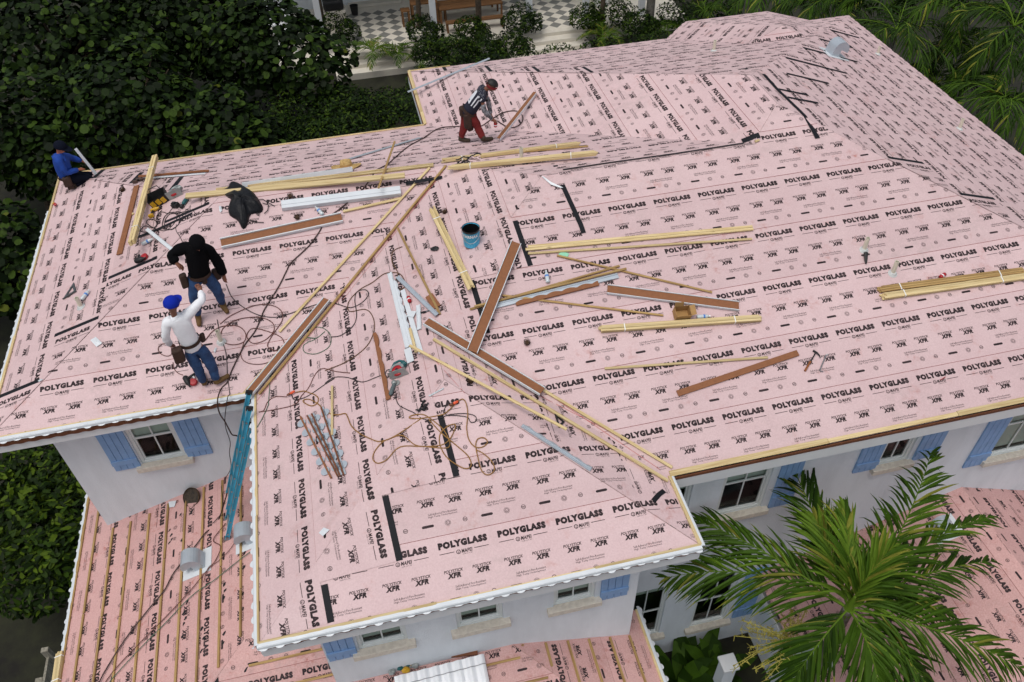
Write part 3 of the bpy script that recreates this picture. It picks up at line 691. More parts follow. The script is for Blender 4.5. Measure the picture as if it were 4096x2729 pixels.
def trimstrip(k, p0, p1, wd, label, k2=None, lift=0., lift2=None, m=None, lobes=0., cat='flashing', name='metal_flashing', hh=.022, rib=True):
    """folded white sheet-metal flashing with raised ribs, optionally scalloped"""
    a, b, n = ends(k, p0, p1, hh, k2); a = a+n*lift; b = b+n*(lift if lift2 is None else lift2); l = (b-a).length; mb = MB(); N_ = max(2, int(l/.02)) if lobes else 1
    prof = [(-.5, 0), (-.46, .018), (-.30, .020), (-.28, .012), (.12, .012), (.15, .022), (.36, .02), (.5, .002)] if rib else [(-.5, .0), (-.5, .01), (.5, .01), (.5, 0)]
    vs = []; P = len(prof)
    for i in range(N_+1):
        x = -l/2+l*i/N_
        for j, (y, z) in enumerate(prof):
            yy = y*wd
            if lobes and j == P-1: yy += lobes*abs(math.sin(math.pi*(x+l/2)/.2))
            vs.append((x, yy, z))
    fs = [(i*P+j, (i+1)*P+j, (i+1)*P+j+1, i*P+j+1) for i in range(N_) for j in range(P-1)]
    mb.mesh(vs, fs, m or WMET); o = mb.build(name); o.matrix_world = frame(a, b, n)
    so_ = o.modifiers.new('thickness', 'SOLIDIFY'); so_.thickness = .003
    return tag(o, label, cat)

# ---- exposed black selvage strips along ridges
strip(('2',1600,1140), ('2',1900,1095), ('2',2354,1032), ('3',590,900), wd=.06)
strip(('3',580,888), ('3',690,850), wd=.12)
strip(('1b',990,715), ('1b',1190,775), ('1b',1330,930), ('1b',1560,1150), ('1b',1620,1210), ('1b',1755,1445), wd=.09)
for q in (((1430,765),(1870,870)), ((1645,660),(2060,765)), ((1990,600),(2170,645)), ((2000,470),(2115,495)), ((1350,930),(1650,990)), ((1440,1015),(1760,1075))): strip(('1b',*q[0]), ('1b',*q[1]), wd=.06)
strip(('6b',1340,942), ('6b',1560,868), ('6b',2010,662), wd=.07); strip(('8b',1890,350), ('8b',2270,285), wd=.085); strip(('8',2000,465), ('8',2035,425), ('8',2068,400), wd=.07)
strip(('2',1550,1112), ('2',1600,1250), ('2',1720,1510), ('5',1740,138), wd=.08)
CHALK = mat('red_chalk', srgb(190,96,92), .9)
def chalk(k, p0, p1, k2=None, n_=24):
    """snapped red chalk line, a thin print on the membrane"""
    mb = MB(); q0 = px(k, *p0); q1 = px(k2 or k, *p1); P = [on('s', q0[0]+(q1[0]-q0[0])*i/n_, q0[1]+(q1[1]-q0[1])*i/n_, .0135, UPPER) for i in range(n_+1)]
    for (a, fa), (b, fb) in zip(P, P[1:]):
        if fa is not fb: continue
        sd = fa.n.cross((b-a).normalized())*.003; mb.poly([a-sd, b-sd, b+sd, a+sd], CHALK)
    mb.build('chalk_line', roof)
chalk('8b', (2280,230), (1660,1350), '4'); chalk('5', (1490,1215), (2040,270), '8'); chalk('5', (1440,1230), (1990,1513)); chalk('8b', (2200,330), (1230,1568)); chalk('5', (700,950), (940,1215))
# ---- timber, from the left slope to the right
board('6b', (1250,1095), (1430,378), .105, .02, FOAM, 'flat brown foam strip lying on the left hip slope beside the timber bundle', name='foam_strip', cat='foam strip')
bundle('6b', (1450,1115), (1678,212), 2, 2, 'bundle of battens lying down the left slope under the tool bag', wd=.05, th=.04, seed=3)
wavy('6b', (2185,225), (1450,285), .04, .035, .32, 'brown scalloped strip with white lobes across the rear left slope', FOAM, th=.03, flip=-1)
trimstrip('6b', (1480,305), (2150,250), .05, 'thin white scalloped flashing below the brown scalloped strip', lobes=.03)
board('6b', (1970,560), (1890,345), .115, .04, PINE, 'wide pine plank along the left ridge, partly under the black jacket', k2='8b')
board('8b', (-90,420), (2180,158), .055, .035, PINE, 'long narrow pine board on the rear side of the left ridge')
board('8b', (260,405), (2180,172), .05, .03, PINE, 'second narrow pine board lying along the narrow board on the ridge')
channel('8b', (190,388), (1335,222), .06, 'brown trim channel with white top edge behind the ridge boards', deep=.06)
board('8b', (1235,650), (1840,512), .045, .03, PINE, 'short narrow board below the white box flashing')
t_ = channel('4', (1490,215), (2300,40), .175, 'long brown trim channel with white edges below the black jacket', edge=.02, lip=.03)
board('8b', (1795,65), (1630,560), .035, .022, PINE2, 'thin batten leaning across the white box flashing', lift=.05)
board('8b', (2140,190), (1880,805), .04, .025, PINE, 'long thin batten, left of the two laid in the left valley', k2='4')
board('8b', (2310,170), (1745,1225), .045, .025, PINE2, 'long thin batten, right of the two laid in the left valley', k2='4')
channel('4', (2208,600), (1688,1232), .13, 'brown trim channel with white edges lying in the left valley above the ladder', lift=.045, edge=.014)
board('4', (2130,640), (1640,1215), .03, .02, PINE, 'thin batten under the left side of the valley channel')
board('5', (490,110), (775,690), .038, .022, PINE2, 'thin batten pointing from the valley to the small brown offcut')
bundle('5', (725,10), (985,540), 4, 2, 'strapped bundle of battens beside the blue bucket', seed=5, wd=.03)
board('5', (700,560), (755,640), .13, .016, FOAM, 'small brown foam offcut under the thin batten', name='foam_offcut', cat='foam strip')
channel('5', (1280,225), (985,960), .155, 'brown trim channel with white edges laid across another, pointing up the roof', lift=.055, lift2=.075)
channel('5', (683,765), (1458,1235), .15, 'brown trim channel with white edges lying underneath the crossing one in the right valley', lift=.035)
board('5', (750,765), (2115,262), .042, .028, PINE, 'long thin batten above the lower valley channel, ending at the front corner', k2='8')
board('5', (728,860), (2088,348), .045, .028, PINE, 'long thin batten below the lower valley channel, ending at the front corner', k2='8')
board('5', (578,962), (1470,85), .04, .026, PINE, 'thin batten crossing the front wing from the circular saw', k2='8')
bundle('5', (1345,245), (648,100), 2, 1, 'two long pine boards side by side above the crossing channels', k2='6', wd=.045, th=.03, strap=False, seed=9)
board('5', (1365,280), (640,170), .035, .026, PINE, 'single pine board just below the pair of long boards', k2='6')
board('5', (1560,292), (390,505), .032, .02, PINE2, 'thin batten with a green paper scrap at its upper end', k2='6')
board('5', (1192,560), (2275,695), .032, .02, PINE2, 'thin batten running right from under the crossing channel')
board('5', (975,655), (1980,362), .034, .024, PINE2, 'thin batten, upper of the pair behind the wavy brown strip')
board('5', (1005,640), (2025,385), .034, .024, PINE2, 'thin batten, lower of the pair behind the wavy brown strip', lift=.02)
trimstrip('5', (1120,635), (1970,425), .1, 'grey-white ribbed flashing under the thin batten pair', m=GMET)
wavy('5', (1285,622), (1840,485), .05, .03, .25, 'brown wavy closure strip in front of the ribbed flashing', FOAM, th=.03, flip=1)
channel('5', (1898,522), (556,595), .15, 'brown trim channel with white edges behind the cardboard box', k2='6', edge=.012)
bundle('5', (1858,792), (694,672), 3, 3, 'strapped bundle of battens in front of the cardboard box', k2='6', wd=.034, th=.022, seed=11)
board('5', (1880,1052), (740,915), .036, .022, PINE, 'thin batten lying above the brown strip near the hammer', k2='6')
board('6', (172,1142), (930,885), .095, .018, FOAM, 'flat brown foam strip lying below the thin batten near the hammer', name='foam_strip', cat='foam strip')
bundle('6', (1440,490), (2345,370), 3, 2, 'upper of two strapped batten bundles at the right edge', wd=.034, seed=12, m=PINE2)
bundle('6', (1465,535), (2350,410), 3, 3, 'lower of two strapped batten bundles at the right edge', wd=.034, seed=13)
bundle('p6', (225,310), (1935,95), 3, 3, 'rear batten bundle behind the ridge, with pink rags on its end', wd=.034, seed=14, hh=.022)
bundle('p6', (325,435), (2148,252), 3, 3, 'batten bundle lying on the ridge nearest the blue bucket', wd=.036, seed=15)
board('p6', (700,235), (2050,115), .04, .02, PINE2, 'single loose batten sticking out of the rear bundle')
board('5', (50,1170), (50,1500), .035, .022, PINE, 'short batten beside the scalloped white closures') 
wavy('5', (335,815), (425,1262), .05, .022, .3, 'long brown wavy closure strip left of the circular saw', FOAM, th=.02, flip=1)
# white metal
trimstrip('2b', (135,780), (1410,255), .075, 'long pale blue-white flashing overhanging the rear eave corner', m=GMET)
trimstrip('2', (160,1072), (640,928), .085, 'flat pale flashing strip on the rear slope by the straw hat', m=GMET, rib=False)
trimstrip('6b', (1560,885), (1905,1165), .07, 'white flashing offcut behind the worker in black')
trimstrip('p4', (155,115), (345,890), .085, 'long white nail-slotted flashing, left strip of the white pile')
trimstrip('p4', (200,200), (385,885), .06, 'white wavy flashing in the middle of the white pile', lobes=.02, lift=.004)
trimstrip('p4', (290,290), (482,950), .075, 'wide white flashing, right strip of the white pile', rib=False)
trimstrip('p4', (240,160), (655,560), .075, 'white ribbed flashing pointing from the white pile to the brown offcut', m=GMET, lift=.02)
trimstrip('p4', (340,900), (375,1045), .11, 'short white sheet-metal offcut above the circular saw', rib=False)
trimstrip('p4', (350,545), (425,550), .11, 'small square white offcut on the wide flashing', rib=False, lift=.015)
trimstrip('p4', (455,450), (465,705), .075, 'short white flashing offcut with a pointed end')
board('p4', (375,705), (440,955), .04, .028, PINE, 'short pine offcut lying on the white flashing pile', lift=.02)
trimstrip('8', (1200,5), (1620,275), .07, 'white scalloped flashing lying on the front wing slope', lobes=.03, m=GMET)
# box-shaped white flashing
a, b, n = ends('8b', (598,600), (1838,445), .014); l = (b-a).length; mb = MB(); mb.box((0,0,.045), (l/2,0,0), (0,.085,0), (0,0,.045), WMET)
mb.box((-.0,.0,.094), (l/2-.01,0,0), (0,.02,0), (0,0,.005), WMET); o = mb.build('box_flashing'); o.matrix_world = frame(a, b, n); bevel(o, .006, 2); tag(o, 'long white box-section flashing on the left slope below the ridge', 'flashing')
# scalloped closures bundle
for i, (p0, p1, c_) in enumerate((((150,330),(490,1010),'brown-edged'), ((225,320),(565,990),'dark-edged'), ((275,300),(590,985),'thin'), ((380,230),(630,975),'right-hand'))):
    t = empty('scalloped_closure', (0,0,0), ('leftmost brown-backed', 'second', 'third', 'rightmost')[i]+' white scalloped closure of the fanned set on the front wing', 'roof trim', 'fanned scalloped closures')
    a, b, n = ends('p7', p0, p1, .014); l = (b-a).length; t.matrix_world = frame(a, b, n)
    mb = MB(); mb.box((0,0,.015), (l/2,0,0), (0,.012,0), (0,0,.015), FOAM if i == 0 else DBROWN); mb.build('spine', t)
    for j in range(6):
        x = -l/2+l*(j+.6)/6.4; mb = MB(); mb.lathe([(.068,0), (.068,.004)], GMET, 14, (x, .03 if i else -.03, .012)); mb.build('scallop', t)
    if i: 
        mb = MB(); mb.box((0,.02,.014), (l/2,0,0), (0,.016,0), (0,0,.002), GMET); mb.build('strip', t)

# ---- things standing or lying about
def basis(k, x, y, face=None, hh=.013, ang=0.):
    """matrix at a photo point on the roof: z = slope normal, x = across image, turned by ang"""
    p, f = on(k, x, y, hh) if face is None else (face.at(*px(k, x, y), hh), face)
    xx = RGT - f.n*RGT.dot(f.n); xx.normalize(); yy = f.n.cross(xx)
    m_ = Matrix((xx, yy, f.n)).transposed().to_4x4(); m_.translation = p; return m_ @ Matrix.Rotation(ang, 4, 'Z')
def upright(k, x, y, ang=0., hh=.012):
    p, f = on(k, x, y, hh); m_ = Matrix.Rotation(ang, 4, 'Z'); m_.translation = p; return m_
BLK = mat('black_rubber', (.012,.012,.013), .55, var=.3); STEEL = mat('steel', srgb(150,152,155), .35, metal=.8, var=.2)
REDP = mat('red_plastic', srgb(168,24,34), .35); YEL = mat('yellow_plastic', srgb(206,160,36), .45, var=.2, scale=20); TEAL = mat('teal_plastic', srgb(24,92,96), .45, var=.2, scale=20)
GREYM = mat('grey_alloy', srgb(160,166,164), .45, metal=.4, var=.2, scale=20); BUCK = mat('bucket_blue', srgb(70,190,232), .45, var=.1, scale=5); TAR = mat('tar', (.006,.006,.007), .4)
CARD = mat('cardboard', srgb(176,138,86), .85, var=.12, scale=8); STRAW = mat('straw', srgb(206,176,118), .85, col2=srgb(166,132,78), scale=30, bump=.4, bscale=120)
PETM = mat('clear_plastic', srgb(205,215,218), .15, var=.1); CAPB = mat('bottle_label', srgb(80,130,200), .4); RUST = mat('rust_wire', srgb(70,46,22), .8, var=.4, scale=30)
WHT = mat('white_print', srgb(235,240,242), .5)
# tar bucket
t = empty('tar_bucket', (0,0,0), 'light blue metal bucket with black tar inside on the centre slope', 'bucket'); t.matrix_world = upright('D', 1084, 560, hh=.01)
mb = MB(); mb.lathe([(.128,0), (.13,.01), (.14,.3), (.147,.305), (.147,.315), (.139,.315), (.136,.30)], BUCK, 28, cap=False); mb.build('shell', t, True)
mb = MB(); mb.lathe([(.1365,.302), (.128,.15), (.12,.1), (.0,.1)], TAR, 28, cap=False); mb.lathe([(.1405,.285), (.1475,.3), (.148,.318), (.136,.318)], TAR, 28, cap=False); mb.build('tar_lining', t)
mb = MB(); tv, tf = text2d('KARNAK', .27, .06, .06, 0); a0 = math.atan2(CPOS.y-t.matrix_world.translation.y, CPOS.x-t.matrix_world.translation.x)-.1
mb.mesh([((.1372+.010*(.19+y-.19)/.11)*math.cos(a0+(x-.135)/.138), (.1372+.010*(y)/.11)*math.sin(a0+(x-.135)/.138), .205+y) for x, y in tv], tf, WHT); mb.build('lettering', t)
mb = MB(); mb.tube([(.149*math.cos(a0+q), .149*math.sin(a0+q), .27-.16*math.sin((q+1.57)/3.14*math.pi)) for q in [-1.57+3.14*i/14 for i in range(15)]], .004, STEEL, 6); mb.build('handle', t)
# straw hat
t = empty('straw_hat', (0,0,0), 'woven straw hat with wide brim lying on the rear slope', 'hat'); t.matrix_world = basis('8b', 1270, 180, hh=.012) @ Matrix.Scale(1.2, 4)
mb = MB(); n_ = 28; vs = []; fs = []
prof = [(.215,.012), (.19,.004), (.13,.006), (.098,.02), (.09,.07), (.078,.115), (.045,.12), (.0,.1)]
for i, (r_, z_) in enumerate(prof):
    for j in range(n_):
        an = 6.2832*j/n_; sx = 1.12 if i < 3 else 1.05; dz = .018*math.cos(2*an) if i < 2 else 0
        vs.append((r_*sx*math.cos(an), r_*.95*math.sin(an), z_+dz*(1-i*.3)))
for i in range(len(prof)-1):
    for j in range(n_): fs.append((i*n_+j, i*n_+(j+1) % n_, (i+1)*n_+(j+1) % n_, (i+1)*n_+j))
mb.mesh(vs[:4*n_], [f for f in fs if max(f) < 4*n_], STRAW); b_ = mb.build('brim', t, True)
mb = MB(); mb.mesh(vs[3*n_:], [tuple(q-3*n_ for q in f) for f in fs if min(f) >= 3*n_], STRAW); mb.build('crown', t, True)
mb = MB(); mb.lathe([(.0995,.02), (.0965,.05)], CARD, 24, cap=False); mb.build('hat_band', t)
# cardboard box
t = empty('cardboard_box', (0,0,0), 'open brown cardboard box in front of the right-hand trim channel', 'box'); t.matrix_world = basis('6', 195, 650, ang=.12)
for nm, bx in (('side', (-.12,.12,-.09,-.085,0,.15)), ('side', (-.12,.12,.085,.09,0,.15)), ('end', (-.12,-.115,-.085,.085,0,.15)), ('end', (.115,.12,-.085,.085,0,.15)), ('base', (-.115,.115,-.085,.085,0,.006))):
    mb = MB(); mb.abox(*bx, CARD); mb.build(nm, t)
mb = MB(); mb.box((.155,0,.16), (.035,0,.02), (0,.085,0), (-.001,0,.002), CARD); mb.build('flap', t); mb = MB(); mb.box((-.05,.1,.19), (.07,0,0), (0,.012,.04), (0,.002,-.0006), CARD); mb.build('flap', t)
# cans, bottles
def can(k, x, y, label, ang=0., lying=False):
    t = empty('soda_can', (0,0,0), label, 'can'); t.matrix_world = basis(k, x, y, ang=ang, hh=.013)
    ax = (1,0,0) if lying else (0,0,1); c = (-.06,0,.033) if lying else (0,0,0)
    mb = MB(); mb.lathe([(.024,0), (.033,.008), (.033,.108), (.026,.12)], REDP, 16, c, ax); mb.build('body', t, True)
    mb = MB(); mb.lathe([(.0265,.119), (.027,.123), (.022,.1215), (.0,.1215)], GREYM, 16, c, ax, cap=False); mb.build('lid', t)
    mb = MB(); mb.lathe([(.0335,.04), (.0335,.062)], WHT, 16, c, ax, cap=False); mb.build('stripe', t)
can('p4', 365, 400, 'red soda can standing beside the white flashing pile', lying=True, ang=1.9)
can('6', 1835, 405, 'red soda can behind the right-hand batten bundles', lying=True, ang=.6)
def bottle(k, x, y, label, ang=0.):
    t = empty('water_bottle', (0,0,0), label, 'bottle'); t.matrix_world = basis(k, x, y, ang=ang)
    mb = MB(); mb.lathe([(.025,0), (.033,.01), (.033,.06), (.03,.075), (.033,.09), (.033,.15), (.014,.19), (.013,.2)], PETM, 14, (-.1,0,.033), (1,0,0)); mb.build('body', t, True)
    mb = MB(); mb.lathe([(.0337,.1), (.0337,.13)], CAPB, 14, (-.1,0,.033), (1,0,0), cap=False); mb.build('label_band', t)
    mb = MB(); mb.lathe([(.015,.2), (.015,.215)], WHT, 10, (-.1,0,.033), (1,0,0)); mb.build('cap', t)
bottle('8b', 340, 372, 'clear water bottle lying on the ridge boards right of the black jacket', .2); bottle('8b', 990, 650, 'clear water bottle lying below the white box flashing', 2.3)
bottle('6b', 1550, 972, 'clear water bottle with blue label beside the timber bundle', .3); bottle('5', 1492, 442, 'clear water bottle behind the thin batten pair', 1.7)
bottle('6', 330, 662, 'clear bottle lying right of the cardboard box', .1); bottle('6b', 905, 1530, 'crushed clear bottle beside the speed square on the left slope', 1.2)
# rusty nail coils
for i, (k, x, y, lb) in enumerate((('8b',685,490,'behind the white box flashing'), ('8b',755,712,'below the left end of the white box flashing'), ('8b',2300,655,'at the top of the bundle near the blue bucket'), ('5',975,1140,'below the thin batten on the front wing'), ('5',1358,880,'alone on the right slope'), ('6b',1290,425,'above the flat brown strip'))):
    t = empty('nail_coil', (0,0,0), 'small rusty-brown nail coil '+lb, 'nail coil', 'nail coils'); t.matrix_world = basis(k, x, y, ang=i*1.3)
    rnd = random.Random(i); mb = MB()
    for j in range(34):
        an = j/34*6.2832*1.0; r_ = .035+.01*rnd.random(); mb.tube([(r_*math.cos(an), r_*math.sin(an), 0), (r_*1.25*math.cos(an+.15), r_*1.25*math.sin(an+.15), .055+.012*rnd.random())], .0026, RUST, 4)
    mb.build('nails', t); mb = MB(); mb.lathe([(.037,.018), (.037,.022)], RUST, 14, cap=False); mb.lathe([(.03,.0), (.034,.04), (.0,.045)], RUST, 10, cap=False); mb.build('wire', t)
# speed squares
SQ = mat('cast_square', srgb(92,96,98), .4, metal=.5, var=.2)
def square(k, pts, label, m):
    P3 = [on(k, x, y, .016) for x, y in pts]; n = P3[0][1].n; ps = [p[0] for p in P3]; c = sum(ps, Vector())/3; mb = MB()
    inn = [c+(p-c)*.52 for p in ps]
    for i in range(3):
        j = (i+1) % 3; up = n*.012; q = [ps[i], ps[j], inn[j], inn[i]]
        if (q[1]-q[0]).cross(q[2]-q[1]).dot(n) < 0: q.reverse()
        mb.poly([p+up for p in q], m)
        for a_, b_ in ((q[0], q[1]), (q[2], q[3])): mb.poly([a_, b_, b_+up, a_+up], m)
    o = mb.build('body'); t = empty('speed_square', c, label, 'square'); o.parent = t; o.matrix_parent_inverse = Matrix.Translation(-c)
    mb = MB(); mb.bar(ps[0]+n*.006, ps[1]+n*.006, .02, .018, n, m); o = mb.build('fence', t); o.matrix_parent_inverse = Matrix.Translation(-c)
square('6b', ((660,1565), (800,1480), (775,1388)), 'grey metal speed square on the left hip slope', SQ)
square('5', ((1545,1355), (1575,1450), (1612,1412)), 'black speed square between the battens of the right valley', BLK)
# hammer, pry bar, pencil, rags, scraps
a, b, n = ends('6', (975,998), (1045,880), .03); t = empty('hammer', a, 'claw hammer with orange-brown handle on the right slope', 'hammer')
def child(mb, nm, t): o = mb.build(nm, t); o.matrix_parent_inverse = t.matrix_world.inverted(); return o
t.matrix_world = Matrix.Translation(a)
ORH = mat('orange_handle', srgb(150,88,40), .5, var=.2, scale=12)
mb = MB(); mb.tube([a, a+(b-a)*.5], .016, ORH, 8); child(mb, 'grip', t); mb = MB(); mb.tube([a+(b-a)*.5, b], .01, BLK, 8); child(mb, 'shaft', t)
sd = n.cross((b-a).normalized()); mb = MB(); mb.tube([b+sd*.05, b-sd*.02, b-sd*.06-(b-a).normalized()*.015, b-sd*.1-(b-a).normalized()*.05], [.016,.014,.011,.004], BLK, 8); child(mb, 'head', t)
a, b, n = ends('6', (1068,995), (1112,890), .02); t = empty('pry_bar', a, 'dark steel pry bar lying beside the hammer', 'pry bar'); t.matrix_world = Matrix.Translation(a)
sd = n.cross((b-a).normalized()); mb = MB(); mb.tube([a+sd*-.05+n*.02, a+sd*-.02, a, b-(b-a)*.1, b+sd*-.02+n*.02], [.006,.01,.011,.011,.005], STEEL, 6); child(mb, 'bar', t)
a, b, n = ends('6', (1828,1055), (1860,1035), .016); mb = MB(); mb.tube([a, b], .006, REDP, 6); tag(mb.build('marker_pencil'), 'red marker pencil on the right slope', 'pencil')
def scrap(k, pts, label, m, name='scrap_sheet', cat='scrap', hh=.02):
    ps = [on(k, x, y, hh) for x, y in pts]; c = sum((p[0] for p in ps), Vector())/len(ps); n = ps[0][1].n; mb = MB(); rn = random.Random(len(label))
    q = [p[0]-c+n*rn.uniform(-.002,.012) for p in ps]
    if (q[1]-q[0]).cross(q[2]-q[1]).dot(n) < 0: q.reverse()
    mid = n*.012; 
    for i in range(len(q)): mb.poly([q[i], q[(i+1) % len(q)], mid], m)
    o = mb.build(name, loc=c); s_ = o.modifiers.new('thickness', 'SOLIDIFY'); s_.thickness = .003; s_.offset = 1; return tag(o, label, cat)
scrap('4', ((608,860), (645,838), (688,880), (650,905)), 'white scrap of flashing on the left front slope', WMET)
scrap('4', ((255,1135), (275,1120), (290,1125), (268,1142)), 'tiny white scrap near the lower left eave', WMET)
scrap('7', ((1945,660), (1975,628), (2010,640), (1970,680)), 'white torn scrap on the front wing near its left eave', WMET)
scrap('5', ((1570,285), (1590,258), (1642,280), (1630,302)), 'pale green paper scrap at the end of a thin batten', mat('green_paper', srgb(150,214,180), .8))
scrap('p1', ((615,1130), (632,1100), (645,1105), (628,1148)), 'white scrap right of the worker in white', WMET)
scrap('p3', ((1280,490), (1310,492), (1330,560), (1300,595), (1285,560)), 'white tape scrap below the wide pine plank', WMET)
scrap('p6', ((1465,488), (1500,500), (1600,588), (1735,632), (1700,636), (1585,600), (1490,515)), 'white twisted plastic strip below the rear bundles', WHT)
scrap('p4', ((560,1395), (720,1310), (718,1325), (570,1402)), 'clear plastic strip on the front wing near the saw', PETM)
scrap('7', ((1030,470), (1075,462), (1065,500), (1035,505)), 'white scrap on the porch roof against the wall', WMET)
scrap('8b', ((1935,325), (1975,320), (1975,345), (1945,352)), 'small cream scrap on the ridge tape', CARD)
for i, (k, x, y, lb) in enumerate((('6b',1445,695,'largest wood offcut beside the flat brown strip'), ('6b',1440,815,'lower wood offcut beside the flat brown strip'), ('6b',1392,672,'smallest wood offcut beside the flat brown strip'), ('1b',1115,1478,'small wood block on the rear ridge seam'))):
    mb = MB(); mb.abox(-.05 if i in (0,3) else -.025, .04 if i in (0,3) else .025, -.02, .02, 0, .022, PINE); o = mb.build('wood_offcut'); o.matrix_world = basis(k, x, y, ang=i*1.1+.3); bevel(o, .002); tag(o, lb, 'offcut')
o = MB(); o.blob((0,0,.02), .07, .045, .025, BLK, 3, .35); o = o.build('black_rag'); o.matrix_world = basis('5', 742, 248, ang=-.3); tag(o, 'crumpled black rag left of the blue bucket', 'rag')
t = empty('membrane_scraps', (0,0,0), 'heap of pink and black membrane scraps on the rear bundle end', 'scraps'); t.matrix_world = basis('p6', 480, 330, hh=.05)
rn = random.Random(4)
for i in range(13):
    mb = MB(); pts = []; x, y, z = rn.uniform(-.16,.1), rn.uniform(-.03,.06), rn.uniform(.0,.07); an = rn.uniform(-.5,.9)
    for j in range(7): pts.append((x, y, z)); x += .05*math.cos(an); y += .04*math.sin(an); z = max(0, z+rn.uniform(-.03,.03)); an += rn.uniform(-.6,.6)
    for j in range(6): p, q = Vector(pts[j]), Vector(pts[j+1]); mb.poly([p, q, q+Vector((0,.02,.02)), p+Vector((0,.02,.02))], PINK if i % 2 else SELV)
    mb.build('scrap_ribbon', t)

# ---- power tools
def circular_saw(k, x, y, ang, label, teal):
    t = empty('circular_saw', (0,0,0), label, 'power saw'); t.matrix_world = basis(k, x, y, ang=ang)
    mb = MB(); mb.lathe([(.0,.05), (.088,.05), (.092,.055), (.092,.085), (.08,.09), (.0,.09)], REDP, 24, (0,0,0), (0,0,1), cap=False); mb.build('blade_guard', t)
    mb = MB(); n_ = 20
    for i in range(n_):
        a0, a1 = math.pi*(.02+.96*i/n_), math.pi*(.02+.96*(i+1)/n_)
        for r0, r1, z_ in ((.078,.115,.098),): mb.poly([(r0*math.cos(a0), r0*math.sin(a0), z_), (r1*math.cos(a0), r1*math.sin(a0), z_), (r1*math.cos(a1), r1*math.sin(a1), z_), (r0*math.cos(a1), r0*math.sin(a1), z_)], GREYM)
        mb.poly([(.115*math.cos(a0), .115*math.sin(a0), .04), (.115*math.cos(a1), .115*math.sin(a1), .04), (.115*math.cos(a1), .115*math.sin(a1), .098), (.115*math.cos(a0), .115*math.sin(a0), .098)], GREYM)
    mb.build('upper_guard', t); mb = MB(); mb.lathe([(.022,.09), (.022,.104), (.0,.106)], BLK, 12, cap=False); mb.build('blade_bolt', t)
    mb = MB(); mb.abox(-.13,.15,-.075,-.068,.0,.16,GREYM); bevel(mb.build('base_plate', t), .002)
    mb = MB(); mb.lathe([(.045,0), (.05,.02), (.05,.1), (.04,.12)], teal, 16, (.03,.06,.03), (.75,.55,.15)); mb.build('motor', t, True)
    mb = MB(); mb.tube([(-.08,.1,.06), (-.04,.16,.07), (.04,.175,.07), (.11,.13,.07), (.14,.07,.06)], [.02,.018,.018,.02,.022], teal, 8); mb.build('handle', t, True)
    return t
circular_saw('p3', 610, 320, .25, 'grey circular saw with red guard above the tool bag', GREYM)
circular_saw('p4', 255, 1160, .15, 'teal circular saw with red guard on the front wing', TEAL)
def nail_gun(k, x, y, ang, label):
    t = empty('nail_gun', (0,0,0), label, 'nail gun'); t.matrix_world = basis(k, x, y, ang=ang)
    mb = MB(); mb.lathe([(.03,0), (.045,.02), (.045,.12), (.035,.15), (.015,.17), (.012,.21)], BLK, 14, (-.09,.0,.05), (1,0,0)); mb.build('body', t, True)
    mb = MB(); mb.tube([(-.03,.03,.05), (-.05,.1,.045), (-.055,.15,.04)], [.022,.02,.024], BLK, 8); mb.build('grip', t, True)
    mb = MB(); mb.lathe([(.0,0), (.055,.0), (.06,.015), (.06,.05), (.05,.06), (0,.062)], REDP, 18, (.06,.075,.0), (0,0,1), cap=False); mb.build('magazine', t)
    mb = MB(); mb.box((.02,.11,.035), (.07,.0,0), (0,.012,0), (0,0,.012), STEEL); mb.build('feed_rail', t)
nail_gun('6b', 1480, 1170, .1, 'black nail gun with red magazine at the foot of the timber bundle'); nail_gun('p1', 385, 1410, -1.0, 'black and red nail gun at the feet of the worker in white')
def drill(k, x, y, ang, label, m):
    t = empty('cordless_drill', (0,0,0), label, 'drill'); t.matrix_world = basis(k, x, y, ang=ang)
    mb = MB(); mb.lathe([(.026,0), (.034,.02), (.034,.12), (.022,.135), (.02,.17), (.006,.18)], m, 12, (-.08,0,.034), (1,0,0)); mb.build('body', t, True)
    mb = MB(); mb.tube([(-.03,-.02,.034), (-.045,-.1,.034), (-.05,-.13,.034)], [.02,.019,.022], BLK, 8); mb.build('grip', t, True)
    mb = MB(); mb.abox(-.095,-.005,-.185,-.135,.0,.062,m); bevel(mb.build('battery', t), .006); mb = MB(); mb.lathe([(.018,0), (.014,.04)], BLK, 10, (.09,0,.034), (1,0,0)); mb.build('chuck', t)
drill('p3', 290, 560, .15, 'yellow and black cordless drill in front of the tool bag', YEL); drill('6b', 1470, 325, .1, 'brown cordless drill at the end of the brown scalloped strip', mat('brown_tool', srgb(74,52,44), .6, var=.3, scale=20))
# grinder with lead
t = empty('angle_grinder', (0,0,0), 'grey angle grinder below the teal circular saw', 'grinder'); t.matrix_world = basis('p4', 195, 1330, ang=1.35)
mb = MB(); mb.lathe([(.02,0), (.03,.02), (.031,.12), (.026,.19), (.03,.2)], mat('dusty_teal', srgb(90,104,106), .6, var=.35, scale=30), 12, (-.12,0,.033), (1,0,0)); mb.build('body', t, True)
mb = MB(); mb.blob((.1,.01,.04), .045, .04, .03, GREYM, 2, .1); mb.build('gear_head', t, True); mb = MB(); mb.lathe([(.05,0), (.05,.006)], GREYM, 16, (.11,-.02,.01)); mb.build('disc', t)
t = empty('jig_saw', (0,0,0), 'teal corded power tool beside the coiled black leads', 'power tool'); t.matrix_world = basis('p3', 745, 470, ang=1.3)
mb = MB(); mb.lathe([(.02,0), (.036,.03), (.038,.1), (.03,.15)], TEAL, 12, (-.03,0,.04), (1,0,0)); mb.build('body', t, True); mb = MB(); mb.lathe([(.03,0), (.034,.06), (.02,.08)], BLK, 12, (-.11,0,.036), (1,0,0)); mb.build('head', t, True)
